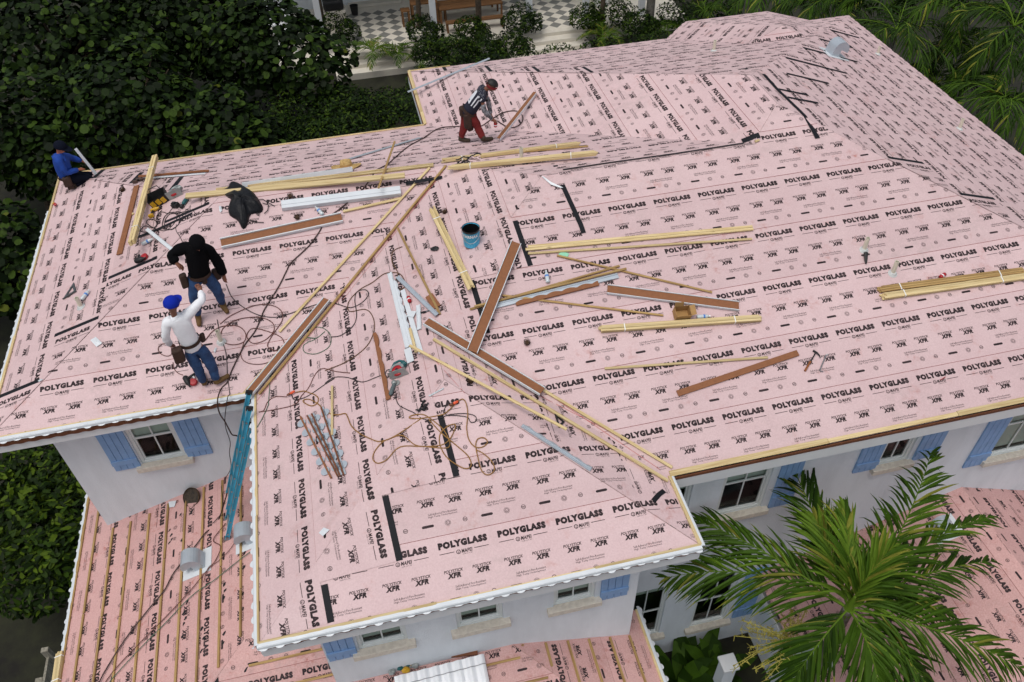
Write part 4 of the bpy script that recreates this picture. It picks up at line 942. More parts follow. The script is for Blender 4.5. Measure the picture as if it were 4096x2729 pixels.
t = empty('battery_charger', (0,0,0), 'black battery charger beside the grey circular saw', 'charger'); t.matrix_world = basis('p3', 615, 500, ang=-.35)
mb = MB(); mb.box((0,0,.04), (.07,0,0), (0,.05,0), (0,0,.04), BLK); bevel(mb.build('housing', t), .012, 2); mb = MB(); mb.abox(-.05,.03,-.02,.03,.08,.1,BLK); mb.build('dock', t)
t = empty('cutter_tool', (0,0,0), 'black snips lying below the white flashing pile', 'snips'); t.matrix_world = basis('p4', 535, 520, ang=.1)
mb = MB(); mb.tube([(-.11,0,.012), (-.03,.015,.012), (.0,0,.012)], .012, BLK, 6); mb.build('handle', t); mb = MB(); mb.tube([(-.1,.035,.012), (-.03,-.012,.012), (0,0,.012)], .012, BLK, 6); mb.build('handle', t); mb = MB(); mb.tube([(0,0,.012), (.06,.005,.012), (.1,0,.01)], [.012,.01,.003], STEEL, 6); mb.build('blade', t)
t = empty('clamp_tool', (0,0,0), 'black trigger clamp lying right of the grinder lead', 'clamp'); t.matrix_world = basis('p7', 1490, 215, ang=.9)
for p_, q_ in (((-.09,-.03,.02),(.1,.03,.02)), ((-.02,-.06,.015),(.09,-.06,.02)), ((-.05,.0,.02),(-.02,-.1,.02)), ((-.06,-.03,.015),(-.09,.03,.03))):
    mb = MB(); mb.tube([p_, q_], .012, BLK, 6); mb.build('jaw' if p_[0] < -.04 else 'bar', t)
# tool bag
t = empty('tool_bag', (0,0,0), 'open black tool bag with yellow patches on the left slope', 'tool bag'); t.matrix_world = basis('p3', 375, 420, ang=.28)
mb = MB(); 
for a_ in ((-.17,-.1,-.16,.1), (.17,-.1,.16,.1)): mb.poly([(a_[0],a_[1],0), (a_[2],a_[3],0), (a_[2]*1.02,a_[3]*1.1,.19), (a_[0]*1.02,a_[1]*1.15,.16)], BLK)
mb.poly([(-.17,-.1,0), (.17,-.1,0), (.175,-.115,.16), (-.175,-.115,.15)], BLK); mb.poly([(-.16,.1,0), (.16,.1,0), (.165,.11,.19), (-.165,.11,.2)], BLK); mb.poly([(-.17,-.1,.03), (.17,-.1,.03), (.16,.1,.03), (-.16,.1,.03)], BLK)
mb.build('shell', t); 
for i, x in enumerate((-.11, .0, .1)):
    mb = MB(); mb.box((x,-.118,.075), (.04,0,.01), (-.006,0,.05), (0,-.004,0), YEL); mb.build('patch', t)
mb = MB(); mb.tube([(-.1,.11,.19), (-.08,.12,.26), (.08,.12,.26), (.1,.11,.19)], .009, BLK, 6); mb.build('handle', t)
# black jacket and pack
JK = mat('black_nylon', (.007,.008,.011), .5, var=.4, scale=4, bump=.9, bscale=14, spec=.25)
t = empty('black_jacket', (0,0,0), 'black rain jacket draped over a backpack on the left ridge', 'jacket'); base = on('p3', 1650, 560, .02)[0]
rn = random.Random(2); gp = [(1460,95),(1560,115),(1680,200),(1760,230),(1860,310),(1920,430),(1975,500),(1975,590),(1890,610),(1770,600),(1740,700),(1740,790),(1655,900),(1600,760),(1560,690),(1430,640),(1430,500),(1480,400),(1460,370),(1380,350),(1340,280),(1360,230),(1430,210)]
ring = [on('p3', x, y, .015)[0] for x, y in gp]; n = F_LBF.n; mid = on('p3', 1660, 420, .0)[0]; mb = MB(); rings = []
for j, (f_, hgt) in enumerate(((1,0), (.96,.05), (.8,.10), (.55,.15), (.3,.17), (.12,.16))):
    rings.append([mid+(p-mid)*(f_*(1+rn.uniform(-.04,.04))) + n*(hgt+(rn.uniform(-.05,.05) if j > 1 else 0)) for p in ring])
rings.append([mid+n*.15]*len(ring)); m_ = len(ring); vs = [p for r_ in rings for p in r_]
mb.mesh(vs, [(j*m_+i, j*m_+(i+1) % m_, (j+1)*m_+(i+1) % m_, (j+1)*m_+i)[::-1] for j in range(len(rings)-1) for i in range(m_)], JK)
t.matrix_world = Matrix.Translation(mid); o = child(mb, 'cloth', t)
sm = o.modifiers.new('sub', 'SUBSURF'); sm.levels = 1; sm.render_levels = 1
STR = mat('strap_web', (.03,.022,.022), .7)
for q in (((1900,390),(1960,380),(2060,440),(2150,490)), ((1960,440),(2060,470),(2040,560),(1990,605)), ((1890,590),(1870,620),(1900,640),(1910,600)), ((1760,710),(1840,725),(1900,745),(1980,745))):
    mb = MB(); ps = [on('p3', x, y, .03)[0] for x, y in q]; mb.tube(ps, .008, STR, 5); child(mb, 'strap', t)

# ---- plumbing vents and hooded vents fixed to the roofs
PVC = mat('pvc_pipe', srgb(222,216,196), .5, var=.08, scale=10); LEAD = mat('flashing_boot', srgb(206,210,208), .5, var=.1)
def vent_pipe(k, x, y, label_h=.3, r_=.035, boot=LEAD, lean=0.):
    p, f = on(k, x, y, .0); o = MB(); o.lathe([(r_,0), (r_,label_h), (r_*.8,label_h), (r_*.8,label_h-.04)], PVC, 14, p, (lean,0,1), cap=False); ob = o.build('vent_pipe', roof)
    ob.matrix_parent_inverse = Matrix(); o = MB(); o.lathe([(r_*2.2,.012), (r_*1.9,.018), (r_*1.15,.05)], boot, 14, p, f.n); bb = o.build('pipe_boot', roof); return ob
for a_ in (('4',1490,875,.26), ('4',548,640,.22), ('6',1345,240,.26), ('6',1525,388,.26), ('p6',1210,290,.26), ('3',400,325,.26), ('3',1432,345,.2), ('3',1945,815,.24)): vent_pipe(*a_)
mb = MB(); p0, f0 = on('6', 1352, 262, .02); p1 = on('6', 1360, 322, .03)[0]; mb.tube([p0+f0.n*.04, (p0+p1)/2+f0.n*.02, p1], [.035,.028,.016], BLK, 8); tag(mb.build('sealant_gun'), 'black rag-wrapped tool below a white vent pipe on the right slope', 'tool')
def gooseneck(k, x, y, parent, sc=1., ang=0., face=None):
    """hooded sheet-metal vent: curved hood open downslope over a flat flange"""
    p, f = (face.at(*px(k, x, y), 0), face) if face else on(k, x, y, 0); up = Vector((f.up.x, f.up.y, f.s)).normalized(); al = Vector((f.r.x, f.r.y, 0)); n = f.n; wd = .13*sc
    mb = MB(); prof = []; R_ = .16*sc
    for i in range(13):
        an = math.pi*i/12*1.05; prof.append((R_*math.cos(an), .15*sc+R_*math.sin(an)))
    prof = [(R_, 0)] + prof          # up-slope wall rises, curls over, ends above the opening
    A = [p+up*a_+n*b_+al*wd for a_, b_ in prof]; B = [p+up*a_+n*b_-al*wd for a_, b_ in prof]
    for i in range(len(prof)-1): mb.poly([A[i], A[i+1], B[i+1], B[i]], GMET)
    for s_, L_ in ((1, A), (-1, B)):
        c = p+up*0+n*.15*sc+al*wd*s_
        for i in range(1, len(prof)-1): mb.poly([c, L_[i], L_[i+1]], GMET)
        mb.poly([c, p+n*.0+al*wd*s_-up*.02, p+up*R_+al*wd*s_, L_[1]], GMET)
    o = mb.build('hooded_vent', parent); mb = MB(); mb.box(p+n*.014+up*.02, up*.25*sc, al*.22*sc, n*.003, WMET); mb.build('vent_flange', parent); return o
gooseneck('3', 1160, 345, roof, 1.15); gooseneck('7', 1200, 850, proof, 1.05, face=F_PL); gooseneck('7', 1520, 690, proof, 1.05, face=F_PL); gooseneck('9', 1790, 640, qroof, 1.0, face=F_QL); gooseneck('9', 1000, 1440, qroof, 1.0, face=F_QL)
# ------------------------------------------------------------------ leads, hoses, ladder
def smooth(pts, n=6):
    out = []; P = [Vector(p) for p in pts]; P = [P[0]*2-P[1]] + P + [P[-1]*2-P[-2]]
    for i in range(1, len(P)-2):
        for j in range(n):
            t = j/n; a, b, c, d_ = P[i-1], P[i], P[i+1], P[i+2]
            out.append(.5*((2*b)+(c-a)*t+(2*a-5*b+4*c-d_)*t*t+(3*b-a-3*c+d_)*t**3))
    out.append(P[-2]); return out
def lead(segs, r_, m, label, cat='cord', name='cord', lift=.012):
    """segs: ('zoom', [(x, y)...]) on the roof, ('low', zoom, pts) on the porch roof, ('air', zoom, pts, y-plane)"""
    pts = []
    for s_ in segs:
        if s_[0] == 'air': pts += [hit(px(s_[1], x, y), (0,1,0), s_[3]) for x, y in s_[2]]
        elif s_[0] == 'low': pts += [on(s_[1], x, y, .03+r_, LOWER)[0] for x, y in s_[2]]
        else: pts += [on(s_[0], x, y, lift+r_, UPPER)[0] for x, y in s_[1]]
    mb = MB(); mb.tube(smooth(pts), r_, m, 6); return tag(mb.build(name, smooth=True), label, cat)
HOSE = mat('brown_hose', srgb(62,40,34), .45, var=.2, scale=10); CBRN = mat('red_brown_cord', srgb(104,58,48), .5, var=.2); CORG = mat('tan_cord', srgb(150,108,48), .55, var=.2)
CGRN = mat('green_cord', srgb(70,108,84), .55, var=.2); CBLK = mat('black_cord', srgb(34,28,30), .5)
lead([('2', [(905,850),(800,856),(740,876),(660,930),(560,985),(470,1060),(420,1105),(340,1148),(315,1190)]), ('8b', [(1420,430),(1220,600),(1050,730),(1000,830),(940,920),(860,1020),(690,1180),(640,1270),(560,1430)]),
      ('4', [(1780,650),(1720,790),(1640,900),(1560,1060),(1530,1140),(1485,1190)]), ('air', 'p5', [(45,235),(62,340),(115,425),(170,530),(230,630)], e-.16),
      ('low', '7', [(1340,560),(1250,660),(1180,750),(1060,900),(1000,1010),(900,1130),(760,1310),(640,1500),(590,1600)])], .011, HOSE, 'thick brown air hose running from the rear worker down over the eave', 'hose', 'air_hose')
lead([('2b', [(945,1200),(1060,1215),(1180,1215),(1290,1185),(1400,1110),(1480,1060),(1600,990),(1750,955),(1870,975),(1925,1060),(1900,1150),(1800,1210),(1690,1210),(1600,1160),(1520,1110)])], .011, HOSE, 'loop of brown air hose beside the worker in red trousers', 'hose', 'air_hose')
lead([('4', [(1520,480),(1560,570),(1640,640),(1740,690),(1850,705),(1950,680),(2060,640),(2180,608),(2260,610)]), ('5', [(0,605),(80,615),(170,640),(250,605),(292,550),(270,520),(215,535),(200,590),(212,690),(190,760),(110,825),(40,838)])], .007, CBLK, 'dark cord leading from the worker in black across the left valley')
lead([('4', [(1460,720),(1480,820),(1520,950),(1530,1100),(1545,1215)]), ('air', 'p5', [(135,205),(112,380),(120,480),(158,600),(152,700),(165,830)], e-.14), ('low', 'p5', [(120,920),(82,1000),(90,1100),(80,1230),(30,1300),(0,1330)])], .007, CBLK, 'thin black cord hanging over the eave left of the ladder')
lead([('4', [(1380,860),(1430,800),(1500,765),(1600,765),(1650,810),(1640,870),(1560,890),(1490,860),(1500,780),(1600,720),(1740,705),(1830,740),(1840,800),(1780,860),(1700,880),(1660,830),(1700,780),(1800,800),(1890,840),(1910,900),(1860,930),(1800,900),(1830,830),(1900,720),(1880,650),(1800,620),(1700,630),(1560,690),(1480,750)])], .007, CBRN, 'red-brown cord coiled right of the worker in white')
lead([('4', [(1640,870),(1620,960),(1660,1010),(1760,1020),(1860,980),(1940,900)])], .006, CBRN, 'short red-brown cord arc below the coiled cord')
lead([('p1', [(235,1100),(235,1160),(190,1175),(135,1150),(118,1105),(150,1070),(200,1062)])], .006, CBRN, 'small cord loop left of the worker in white')
lead([('p1', [(250,1230),(260,1290),(300,1330),(340,1345)])], .006, CBRN, 'short cord from tool pouch to nail gun')
lead([('5', [(0,800),(-60,845),(-130,840)]), ('4', [(2120,850),(2045,890),(2050,940),(2130,950),(2215,900),(2220,820),(2150,772),(2030,800),(1920,900),(1850,1000),(1820,1100),(1812,1200),(1805,1280)]), ('p5', [(500,270),(440,400),(380,500)])], .006, CGRN, 'green cord looping over the valley channel to the ladder')
lead([('p7', [(90,55),(180,40),(230,55),(300,80),(340,120),(330,170),(280,203),(220,190),(170,150),(230,130),(320,170),(400,240),(480,295),(560,303),(640,290),(670,340),(710,430),(800,510),(900,560),(1000,598),(1100,580),(1200,540),(1280,535),(1340,580),(1420,640),(1560,660),(1680,670),(1780,665),(1795,600),(1720,460),(1560,330),(1480,298),(1380,310),(1352,338),(1450,345),(1600,325),(1740,290),(1830,210),(1880,165)])], .008, CORG, 'tan extension cord winding across the front wing from the left plug')
lead([('p7', [(1480,345),(1300,470),(1160,555),(1060,600),(970,700),(945,790),(1000,840),(1100,800),(1200,690),(1300,650),(1500,655),(1700,640),(1800,570),(1860,440),(1840,407),(1760,440),(1690,520),(1690,640),(1760,770),(1880,860),(1980,900),(2035,860),(2000,760),(1880,650),(1700,500),(1560,350)])], .008, CORG, 'tan extension cord forming two large loops on the front wing')
lead([('p7', [(1880,155),(1940,130),(1980,180),(1997,300),(1985,450),(2010,580),(2080,660),(2160,660),(2215,610),(2180,560),(2110,570),(2085,640),(2110,780),(2150,920),(2220,970),(2290,920),(2270,830),(2180,740),(2090,690)])], .008, CORG, 'tan extension cord ending in a knot of loops, right of the black strip')
lead([('p7', [(1195,110),(1230,190),(1310,240),(1400,280),(1480,340),(1560,360),(1680,345),(1800,300),(1980,290),(2080,320),(2085,375),(2030,385),(1990,330),(1850,310),(1770,310),(1735,265),(1760,205),(1825,190)])], .006, CBLK, 'black lead of the grinder running to the orange plug')
lead([('p4', [(170,1115),(120,1130),(110,1180),(140,1190),(130,1205),(60,1185),(0,1205)]), ('5', [(250,1140),(150,1110),(60,1110),(0,1150)]), ('4', [(2250,1115),(2180,1160),(2060,1240),(1980,1258),(1960,1225)])], .006, CBLK, 'black lead of the teal circular saw running left to a plug')
lead([('4', [(1930,1240),(1850,1240),(1800,1275),(1775,1330),(1745,1342),(1870,1322),(1985,1290),(2030,1230),(2075,1180),(2120,1090),(2170,1050),(2260,1070),(2354,1080)])], .006, CBRN, 'brown cord between the ladder top and the left orange plug')
lead([('5', [(520,230),(460,260),(450,330),(490,410),(470,480),(500,520),(540,490),(520,430),(480,405),(400,412),(320,470),(230,522),(160,600),(165,665),(270,652),(320,700),(330,790),(280,900),(150,1000),(0,1065)])], .007, mat('dark_tan_cord', srgb(104,74,40), .55, var=.3, scale=20), 'twisted brown cord looping over the top of the white flashing pile')
lead([('p3', [(750,570),(640,600),(520,590),(430,650),(390,760),(400,840),(480,850),(560,780),(620,680),(600,610),(500,620),(430,720),(440,830),(540,860),(640,780),(660,660),(600,580),(700,600),(690,720),(560,840),(430,870),(300,850),(200,800),(140,750),(170,700),(270,710),(300,780),(240,830),(120,800),(60,850),(20,950),(0,1050)])], .007, CBLK, 'tangle of black power leads below the tool bag')
lead([('p3', [(560,500),(480,600),(400,580),(330,600),(290,690),(300,800),(180,895),(60,890)])], .006, CBLK, 'black lead crossing the timber bundle')
lead([('p3', [(610,780),(605,870),(660,960),(705,1050)])], .006, CBLK, 'black lead running down to the worker in black')
lead([('p3', [(830,545),(900,590),(870,650),(790,660),(740,600)])], .006, CBLK, 'short black lead loop at the end of the wide plank')
lead([('low', '7', [(1375,600),(1300,700),(1345,742),(1310,830),(1250,900),(1150,1020),(1000,1180),(850,1330),(700,1490),(620,1600)])], .008, CBRN, 'red-brown cord running down the porch roof beside the hooded vent')
lead([('low', '7', [(1530,770),(1450,830),(1300,950),(1170,1040),(1000,1215),(860,1355),(720,1505),(640,1600)])], .007, CGRN, 'green cord running down the porch roof')
lead([('low', '7', [(1440,700),(1400,760),(1330,830),(1270,870),(1240,960)])], .006, CBRN, 'short wavy brown cord on the porch roof below the ladder foot')
ORG = mat('orange_plug', srgb(226,88,48), .45)
for k, x, y, an, lb in (('p7',50,70,.4,'orange plug connector near the ladder top'), ('p7',1850,180,.5,'orange plug connector right of the black clamp')):
    t = empty('plug_connector', (0,0,0), lb, 'plug'); t.matrix_world = basis(k, x, y, ang=an, hh=.03)
    mb = MB(); mb.lathe([(.014,0), (.02,.01), (.02,.06), (.012,.08)], ORG, 10, (-.02,0,.02), (1,0,0)); mb.build('socket', t, True); mb = MB(); mb.lathe([(.018,0), (.02,.03), (.01,.06)], mat('brown_plug', srgb(110,66,44), .5), 10, (-.02,0,.02), (-1,0,0)); mb.build('plug', t, True)

# blue extension ladder from the porch roof to the eave
BLUL = mat('blue_fibreglass', srgb(72,176,206), .5, var=.2, scale=5); ALU = mat('aluminium', srgb(178,180,178), .35, metal=.7, var=.15)
t = empty('extension_ladder', on('p5', 130, 1470, .03, [F_PL])[0], 'blue fibreglass extension ladder leaning from porch roof to upper eave', 'ladder'); B1 = t.location.copy()
T1 = hit(px('p5', 384, 322), (1,0,0), .04); dl = (T1-B1); ll = dl.length; dl.normalize(); yv = Vector((0,1,0)); yv = (yv-dl*yv.dot(dl)).normalized(); nv = yv.cross(dl)
if nv.z < 0: nv = -nv
t.matrix_world = Matrix.Translation(B1)
def rail(a, b, nm):
    mb = MB(); mb.box((a+b)/2, (b-a)/2, nv*.034, yv*.004, BLUL); mb.box((a+b)/2+nv*.03-yv*.012, (b-a)/2, nv*.004, yv*.014, BLUL); mb.box((a+b)/2-nv*.03-yv*.012, (b-a)/2, nv*.004, yv*.014, BLUL); return child(mb, nm, t)
for s_, f0, f1, off in (('base', 0, .9, 0.), ('fly', .24, 1.0, .085)):
    wd_ = .43 if s_ == 'base' else .37
    y0_ = .0 if s_ == 'base' else .03
    for yy in (y0_, y0_+wd_): rail(B1+dl*ll*f0+yv*yy+nv*off, B1+dl*ll*f1+yv*yy+nv*off, s_+'_rail')
    k_ = f0*ll+.12
    while k_ < f1*ll-.05:
        mb = MB(); p = B1+dl*k_+nv*off+yv*y0_; mb.tube([p-yv*.012, p+yv*(wd_+.012)], .016, ALU, 8); child(mb, 'rung', t); k_ += .3
    for yy in (y0_, y0_+wd_):
        mb = MB(); c = B1+dl*ll*f1+yv*yy+nv*off; mb.box(c+dl*.01, dl*.035, nv*.05, yv*.02, BLK); child(mb, 'end_cap', t)
for yy in (0, .43):
    mb = MB(); mb.box(B1+yv*yy-dl*.0+Vector((0,0,.005)), dl*.05, nv*.055, yv*.02, STEEL); child(mb, 'foot', t)

# ------------------------------------------------------------------ people
SKIN = mat('skin', srgb(126,80,60), .6, var=.1, scale=20); SKIN2 = mat('skin_fair', srgb(168,104,78), .6, var=.1, scale=20); HAIR = mat('dark_hair', (.006,.005,.005), .6)
DENIM = mat('denim', srgb(44,78,122), .85, col2=srgb(30,54,92), scale=9, bump=.5, bscale=18); WSH = mat('white_shirt', srgb(240,242,246), .85, var=.05, scale=6, bump=.6, bscale=9)
BSH = mat('black_hoodie', (.004,.004,.005), .95, spec=.1, bump=.5, bscale=10); BLSH = mat('blue_shirt', srgb(16,66,156), .85, var=.2, scale=6, bump=.5, bscale=10); NAVY = mat('navy_trousers', (.005,.007,.014), .95, spec=.1)
REDT = mat('red_trousers', srgb(112,24,24), .9, var=.25, scale=8, bump=.5, bscale=14); BOOT = mat('tan_boots', srgb(112,84,46), .8, var=.3, scale=14); DBOOT = mat('brown_boots', srgb(66,54,40), .8, var=.3, scale=14)
LEATH = mat('tool_leather', srgb(58,36,24), .75, var=.4, scale=12); CAPBL = mat('blue_cap', srgb(20,44,160), .9, spec=.15); CAPN = mat('navy_cap', (.005,.007,.016), .9, spec=.1); BAND = mat('red_bandana', srgb(150,22,36), .8, col2=srgb(60,10,16), scale=60)
CAMO = mat('camo_sleeve', srgb(150,152,158), .85, col2=srgb(34,34,38), scale=16, detail=2)
def skinned(name, chains, m, parent, sub=2):
    """grow a tapered continuous surface over a skeleton of (point, radius) chains"""
    vs = []; rs = []; es = []; idx = {}
    def vid(p, r_):
        key = tuple(round(c, 4) for c in p)
        if key not in idx: idx[key] = len(vs); vs.append(tuple(p)); rs.append(r_)
        return idx[key]
    for ch in chains:
        ids = [vid(p, r_) for p, r_ in ch]
        for a_, b_ in zip(ids, ids[1:]):
            if a_ != b_: es.append((a_, b_))
    me = bpy.data.meshes.new('sk'); me.from_pydata(vs, es, []); ob = bpy.data.objects.new('sk', me); COL.objects.link(ob)
    md = ob.modifiers.new('skin', 'SKIN'); md.use_smooth_shade = True; lay_ = me.skin_vertices[0].data if me.skin_vertices else None
    if lay_ is None:
        bpy.context.view_layer.objects.active = ob; bpy.ops.mesh.customdata_skin_add(); lay_ = me.skin_vertices[0].data
    for i, r_ in enumerate(rs):
        lay_[i].radius = r_ if isinstance(r_, tuple) else (r_, r_); lay_[i].use_root = (i == 0)
    sb = ob.modifiers.new('sub', 'SUBSURF'); sb.levels = sub; sb.render_levels = sub
    bpy.context.view_layer.update(); me2 = bpy.data.meshes.new_from_object(ob.evaluated_get(bpy.context.evaluated_depsgraph_get())); me2.name = name
    bpy.data.objects.remove(ob); me2.materials.clear(); me2.materials.append(m); me2.polygons.foreach_set('use_smooth', [True]*len(me2.polygons)); me2.polygons.foreach_set('material_index', [0]*len(me2.polygons))
    o = bpy.data.objects.new(name, me2); COL.objects.link(o)
    if name in ('shirt', 'trousers', 'sleeve'):         # cloth folds
        if 'folds' not in bpy.data.textures: tx = bpy.data.textures.new('folds', 'CLOUDS'); tx.noise_scale = .09; tx.noise_depth = 2
        dm = o.modifiers.new('folds', 'DISPLACE'); dm.texture = bpy.data.textures['folds']; dm.strength = .035; dm.mid_level = .45; dm.texture_coords = 'GLOBAL'
    if parent: o.parent = parent; o.matrix_parent_inverse = parent.matrix_world.inverted()
    return o
def hand(wrist, tip, palm_n, curl=.6):
    """five finger chains rooted in the palm; returns chains"""
    dd = (tip-wrist).normalized(); n = (palm_n-dd*palm_n.dot(dd)).normalized(); sd = dd.cross(n); c = wrist+dd*.05; ch = [[(wrist, .026), (c, .034), (c+dd*.04, .032)]]
    for i, (o_, ln) in enumerate(((-.03, .062), (-.01, .072), (.01, .068), (.028, .054))):
        r0 = c+dd*.04+sd*o_*.9; p1 = r0+dd*ln*.5+n*ln*.15*curl; p2 = p1+dd*ln*.3*(1-curl*.6)+n*ln*.45*curl
        ch.append([(c+dd*.04, .032), (r0, .012), (p1, .0095), (p2, .008)])
    t0 = c+sd*-.03; ch.append([(c, .034), (t0-sd*.012+dd*.015, .012), (t0-sd*.02+dd*.045+n*.015, .009)])
    return ch
def person(label, J, skin, shirt, pants, boots, feet, look, sleeves=None, sub=2, bulky=0., long_sleeve=True):
    t = empty('person', (0,0,0), label, 'person'); t.matrix_world = Matrix.Translation(J['pelvis'])
    P = J; hd = P['head']; up = (hd-P['neck']).normalized()
    sp = [(P['pelvis'], .13), (P['pelvis'].lerp(P['chest'], .4), .132), (P['chest'], .15), (P['neck'], .06), (P['neck'].lerp(hd, .45), .055), (hd-up*.03+look*.012, .085), (hd+up*.035, .098), (hd+up*.09, .07)]
    arms = []
    for s_ in 'LR':
        cl = P['chest'].lerp(P['neck'], .62)
        arms.append([(P['chest'], .15), (cl.lerp(P['sh'+s_], .6), .082), (P['sh'+s_], .07), (P['sh'+s_].lerp(P['el'+s_], .5), .052), (P['el'+s_], .043), (P['el'+s_].lerp(P['wr'+s_], .45), .042), (P['wr'+s_], .028)])
    legs = []
    for s_ in 'LR':
        hp_ = P['hip'+s_]; legs.append([(P['pelvis'], .125), (hp_, .098), (hp_.lerp(P['kn'+s_], .5), .082), (P['kn'+s_], .06), (P['kn'+s_].lerp(P['an'+s_], .4), .058), (P['an'+s_], .042)])
    hands = []
    for s_ in 'LR': hands += hand(P['wr'+s_], P['ha'+s_], P.get('pn'+s_, Vector((0,0,-1))))
    ear = up.cross(look).normalized(); face_ = [[(hd-up*.03+look*.012, .085), (hd-up*.015+look*.1, .016), (hd-up*.03+look*.112, .01)]]
    for s_ in (-1, 1): face_.append([(hd+up*.035, .098), (hd+ear*s_*.092, .02), (hd+ear*s_*.098+up*.02, .014)])
    feetc = [[(P['an'+s_], .042), (P['an'+s_]-Vector((0,0,.03))+(P['to'+s_]-P['an'+s_])*.1, .04), (P['to'+s_], .03)] for s_ in 'LR']
    thin = lambda ch, k0, k1: [(p, r_*.72 if k0 <= i < k1 else r_) for i, (p, r_) in enumerate(ch)]
    skinned('body', [thin(sp, 0, 4)]+[thin(a_, 0, 6) for a_ in arms]+[thin(l_, 0, 6) for l_ in legs]+hands+face_+feetc, skin, t, sub)
    g = .018+bulky
    scl = lambda ch, a_: [(p, r_+a_) for p, r_ in ch]
    cut = lambda ch, k: ch[:k]
    if sleeves is None: skinned('shirt', [[(P['pelvis'].lerp(P['chest'], -.12), .13)]+scl(cut(sp, 3), g*.8)+[(P['chest'].lerp(P['neck'], .7), .1+bulky), (P['neck'], .07+bulky)]]+[scl(a_, g) for a_ in arms], shirt, t, sub)
    else:
        skinned('shirt', [[(P['pelvis'].lerp(P['chest'], -.12), .13)]+scl(cut(sp, 3), g*.8)+[(P['chest'].lerp(P['neck'], .7), .1), (P['neck'], .07)]]+[scl(cut(a_, 4), g) for a_ in arms], shirt, t, sub)
        for a_ in arms: skinned('sleeve', [scl(a_[3:], .008)], sleeves, t, sub)
    skinned('trousers', [[(P['pelvis'].lerp(P['chest'], .12), .125)] + scl([sp[0]], .02)]+[scl(l_, .02) for l_ in legs], pants, t, sub)
    for s_ in 'LR':
        an, to = P['an'+s_], P['to'+s_]; fw = (to-an); fw.z *= .4; fw.normalize(); he = an-fw*.055-Vector((0,0,.035)); skinned('boot', [[(an+Vector((0,0,.06)), .056), (an, .058), (an-Vector((0,0,.04)), .054), (to, .04), (to+fw*.03, .03)], [(an-Vector((0,0,.04)), .054), (he, .04)]], boots, t, 2)
    return t, up
def dome(name, c, up, fw, r_, m, parent, a_top=1.0, squash=1.0, low=-.1):
    """cap / hair shell over a head"""
    sd = up.cross(fw).normalized(); fw = sd.cross(up).normalized(); mb = MB(); n_ = 16; k_ = 7; vs = []; fs = []
    for i in range(k_+1):
        th = (math.pi/2+low*-1*1.2)*(1-i/k_)
        for j in range(n_):
            ph = 6.2832*j/n_; v = fw*math.sin(th)*math.cos(ph)*1.08+sd*math.sin(th)*math.sin(ph)+up*math.cos(th)*squash; vs.append(c+v*r_)
    for i in range(k_):
        for j in range(n_): fs.append((i*n_+j, i*n_+(j+1) % n_, (i+1)*n_+(j+1) % n_, (i+1)*n_+j))
    mb.mesh(vs, fs, m); o = child(mb, name, parent)
    for p in o.data.polygons: p.use_smooth = True
    return o
def brim(c, up, fw, r_, m, parent, ln=.115):
    sd = up.cross(fw).normalized(); fw = sd.cross(up).normalized(); mb = MB(); n_ = 10; A = []; B = []
    for i in range(n_+1):
        an = -1.15+2.3*i/n_; A.append(c+(fw*math.cos(an)+sd*math.sin(an))*r_*1.0); B.append(c+fw*(math.cos(an)*r_+ln*math.cos(an*.9))+sd*math.sin(an)*r_*.98-up*.018*math.cos(an))
    for i in range(n_): mb.poly([A[i], B[i], B[i+1], A[i+1]], m)
    o = child(mb, 'cap_brim', parent); s_ = o.modifiers.new('t', 'SOLIDIFY'); s_.thickness = .006; return o
def belt(t, c, up, m, r_=.16, pouches=()):
    mb = MB(); mb.lathe([(r_,-.03), (r_+.006,-.03), (r_+.006,.03), (r_,.03)], m, 20, c, up, cap=False); child(mb, 'tool_belt', t)
    for p, rx, ry, rz in pouches: mb = MB(); mb.box(p, (rx*.8,.01,.01), (-.01,ry*.75,0), (0,.02,rz*.9), m); o = bevel(child(mb, 'pouch', t), .03, 3)
def joints(k, foot, spec):
    """photo joints placed on an upright plane through the feet; third value = metres nearer the camera"""
    nh = Vector((CPOS.x-foot.x, CPOS.y-foot.y, 0)).normalized(); out = {}
    for nm, v in spec.items(): out[nm] = hit(px(k, v[0], v[1]), nh, nh.dot(foot)+(v[2] if len(v) > 2 else 0))
    return out, nh
# worker in white shirt and blue cap, back to the camera
ft = on('p1', 600, 1400, .02, UPPER)[0]; J, nh = joints('p1', ft, dict(pelvis=(425,1085), chest=(330,905), neck=(258,800), head=(240,718), hipL=(385,1110), hipR=(490,1095), knL=(465,1265,.05), knR=(590,1240,.05), shL=(192,872), shR=(395,795),
    elL=(182,1000,.02), wrL=(222,1075,-.1), haL=(262,1090,-.2), elR=(515,672,-.05), wrR=(500,600,-.25), haR=(470,548,-.33)))
for s_, a_, b_ in (('L', (525,1405), (515,1330)), ('R', (640,1395), (742,1352))): J['an'+s_] = on('p1', *a_, .10, UPPER)[0]; J['to'+s_] = on('p1', *b_, .045, UPPER)[0]
lk = (-nh*.8+RGT*.5).normalized(); t, up = person('worker in white long-sleeved shirt, blue jeans and blue cap, reaching out one arm', J, SKIN, WSH, DENIM, BOOT, None, lk)
dome('cap', J['head']+up*.035, up, lk, .113, CAPBL, t); brim(J['head']+up*.035, up, lk, .112, CAPBL, t); dome('hair', J['head']+up*.0-lk*.01, up, -lk, .1, HAIR, t, low=.25)
wst = J['pelvis'].lerp(J['chest'], .28); belt(t, wst, (J['chest']-J['pelvis']).normalized(), LEATH, .152, [(hit(px('p1', 300, 1165), nh, nh.dot(ft)+.1), .1, .08, .13), (hit(px('p1', 515, 1010), nh, nh.dot(ft)), .05, .05, .07)])
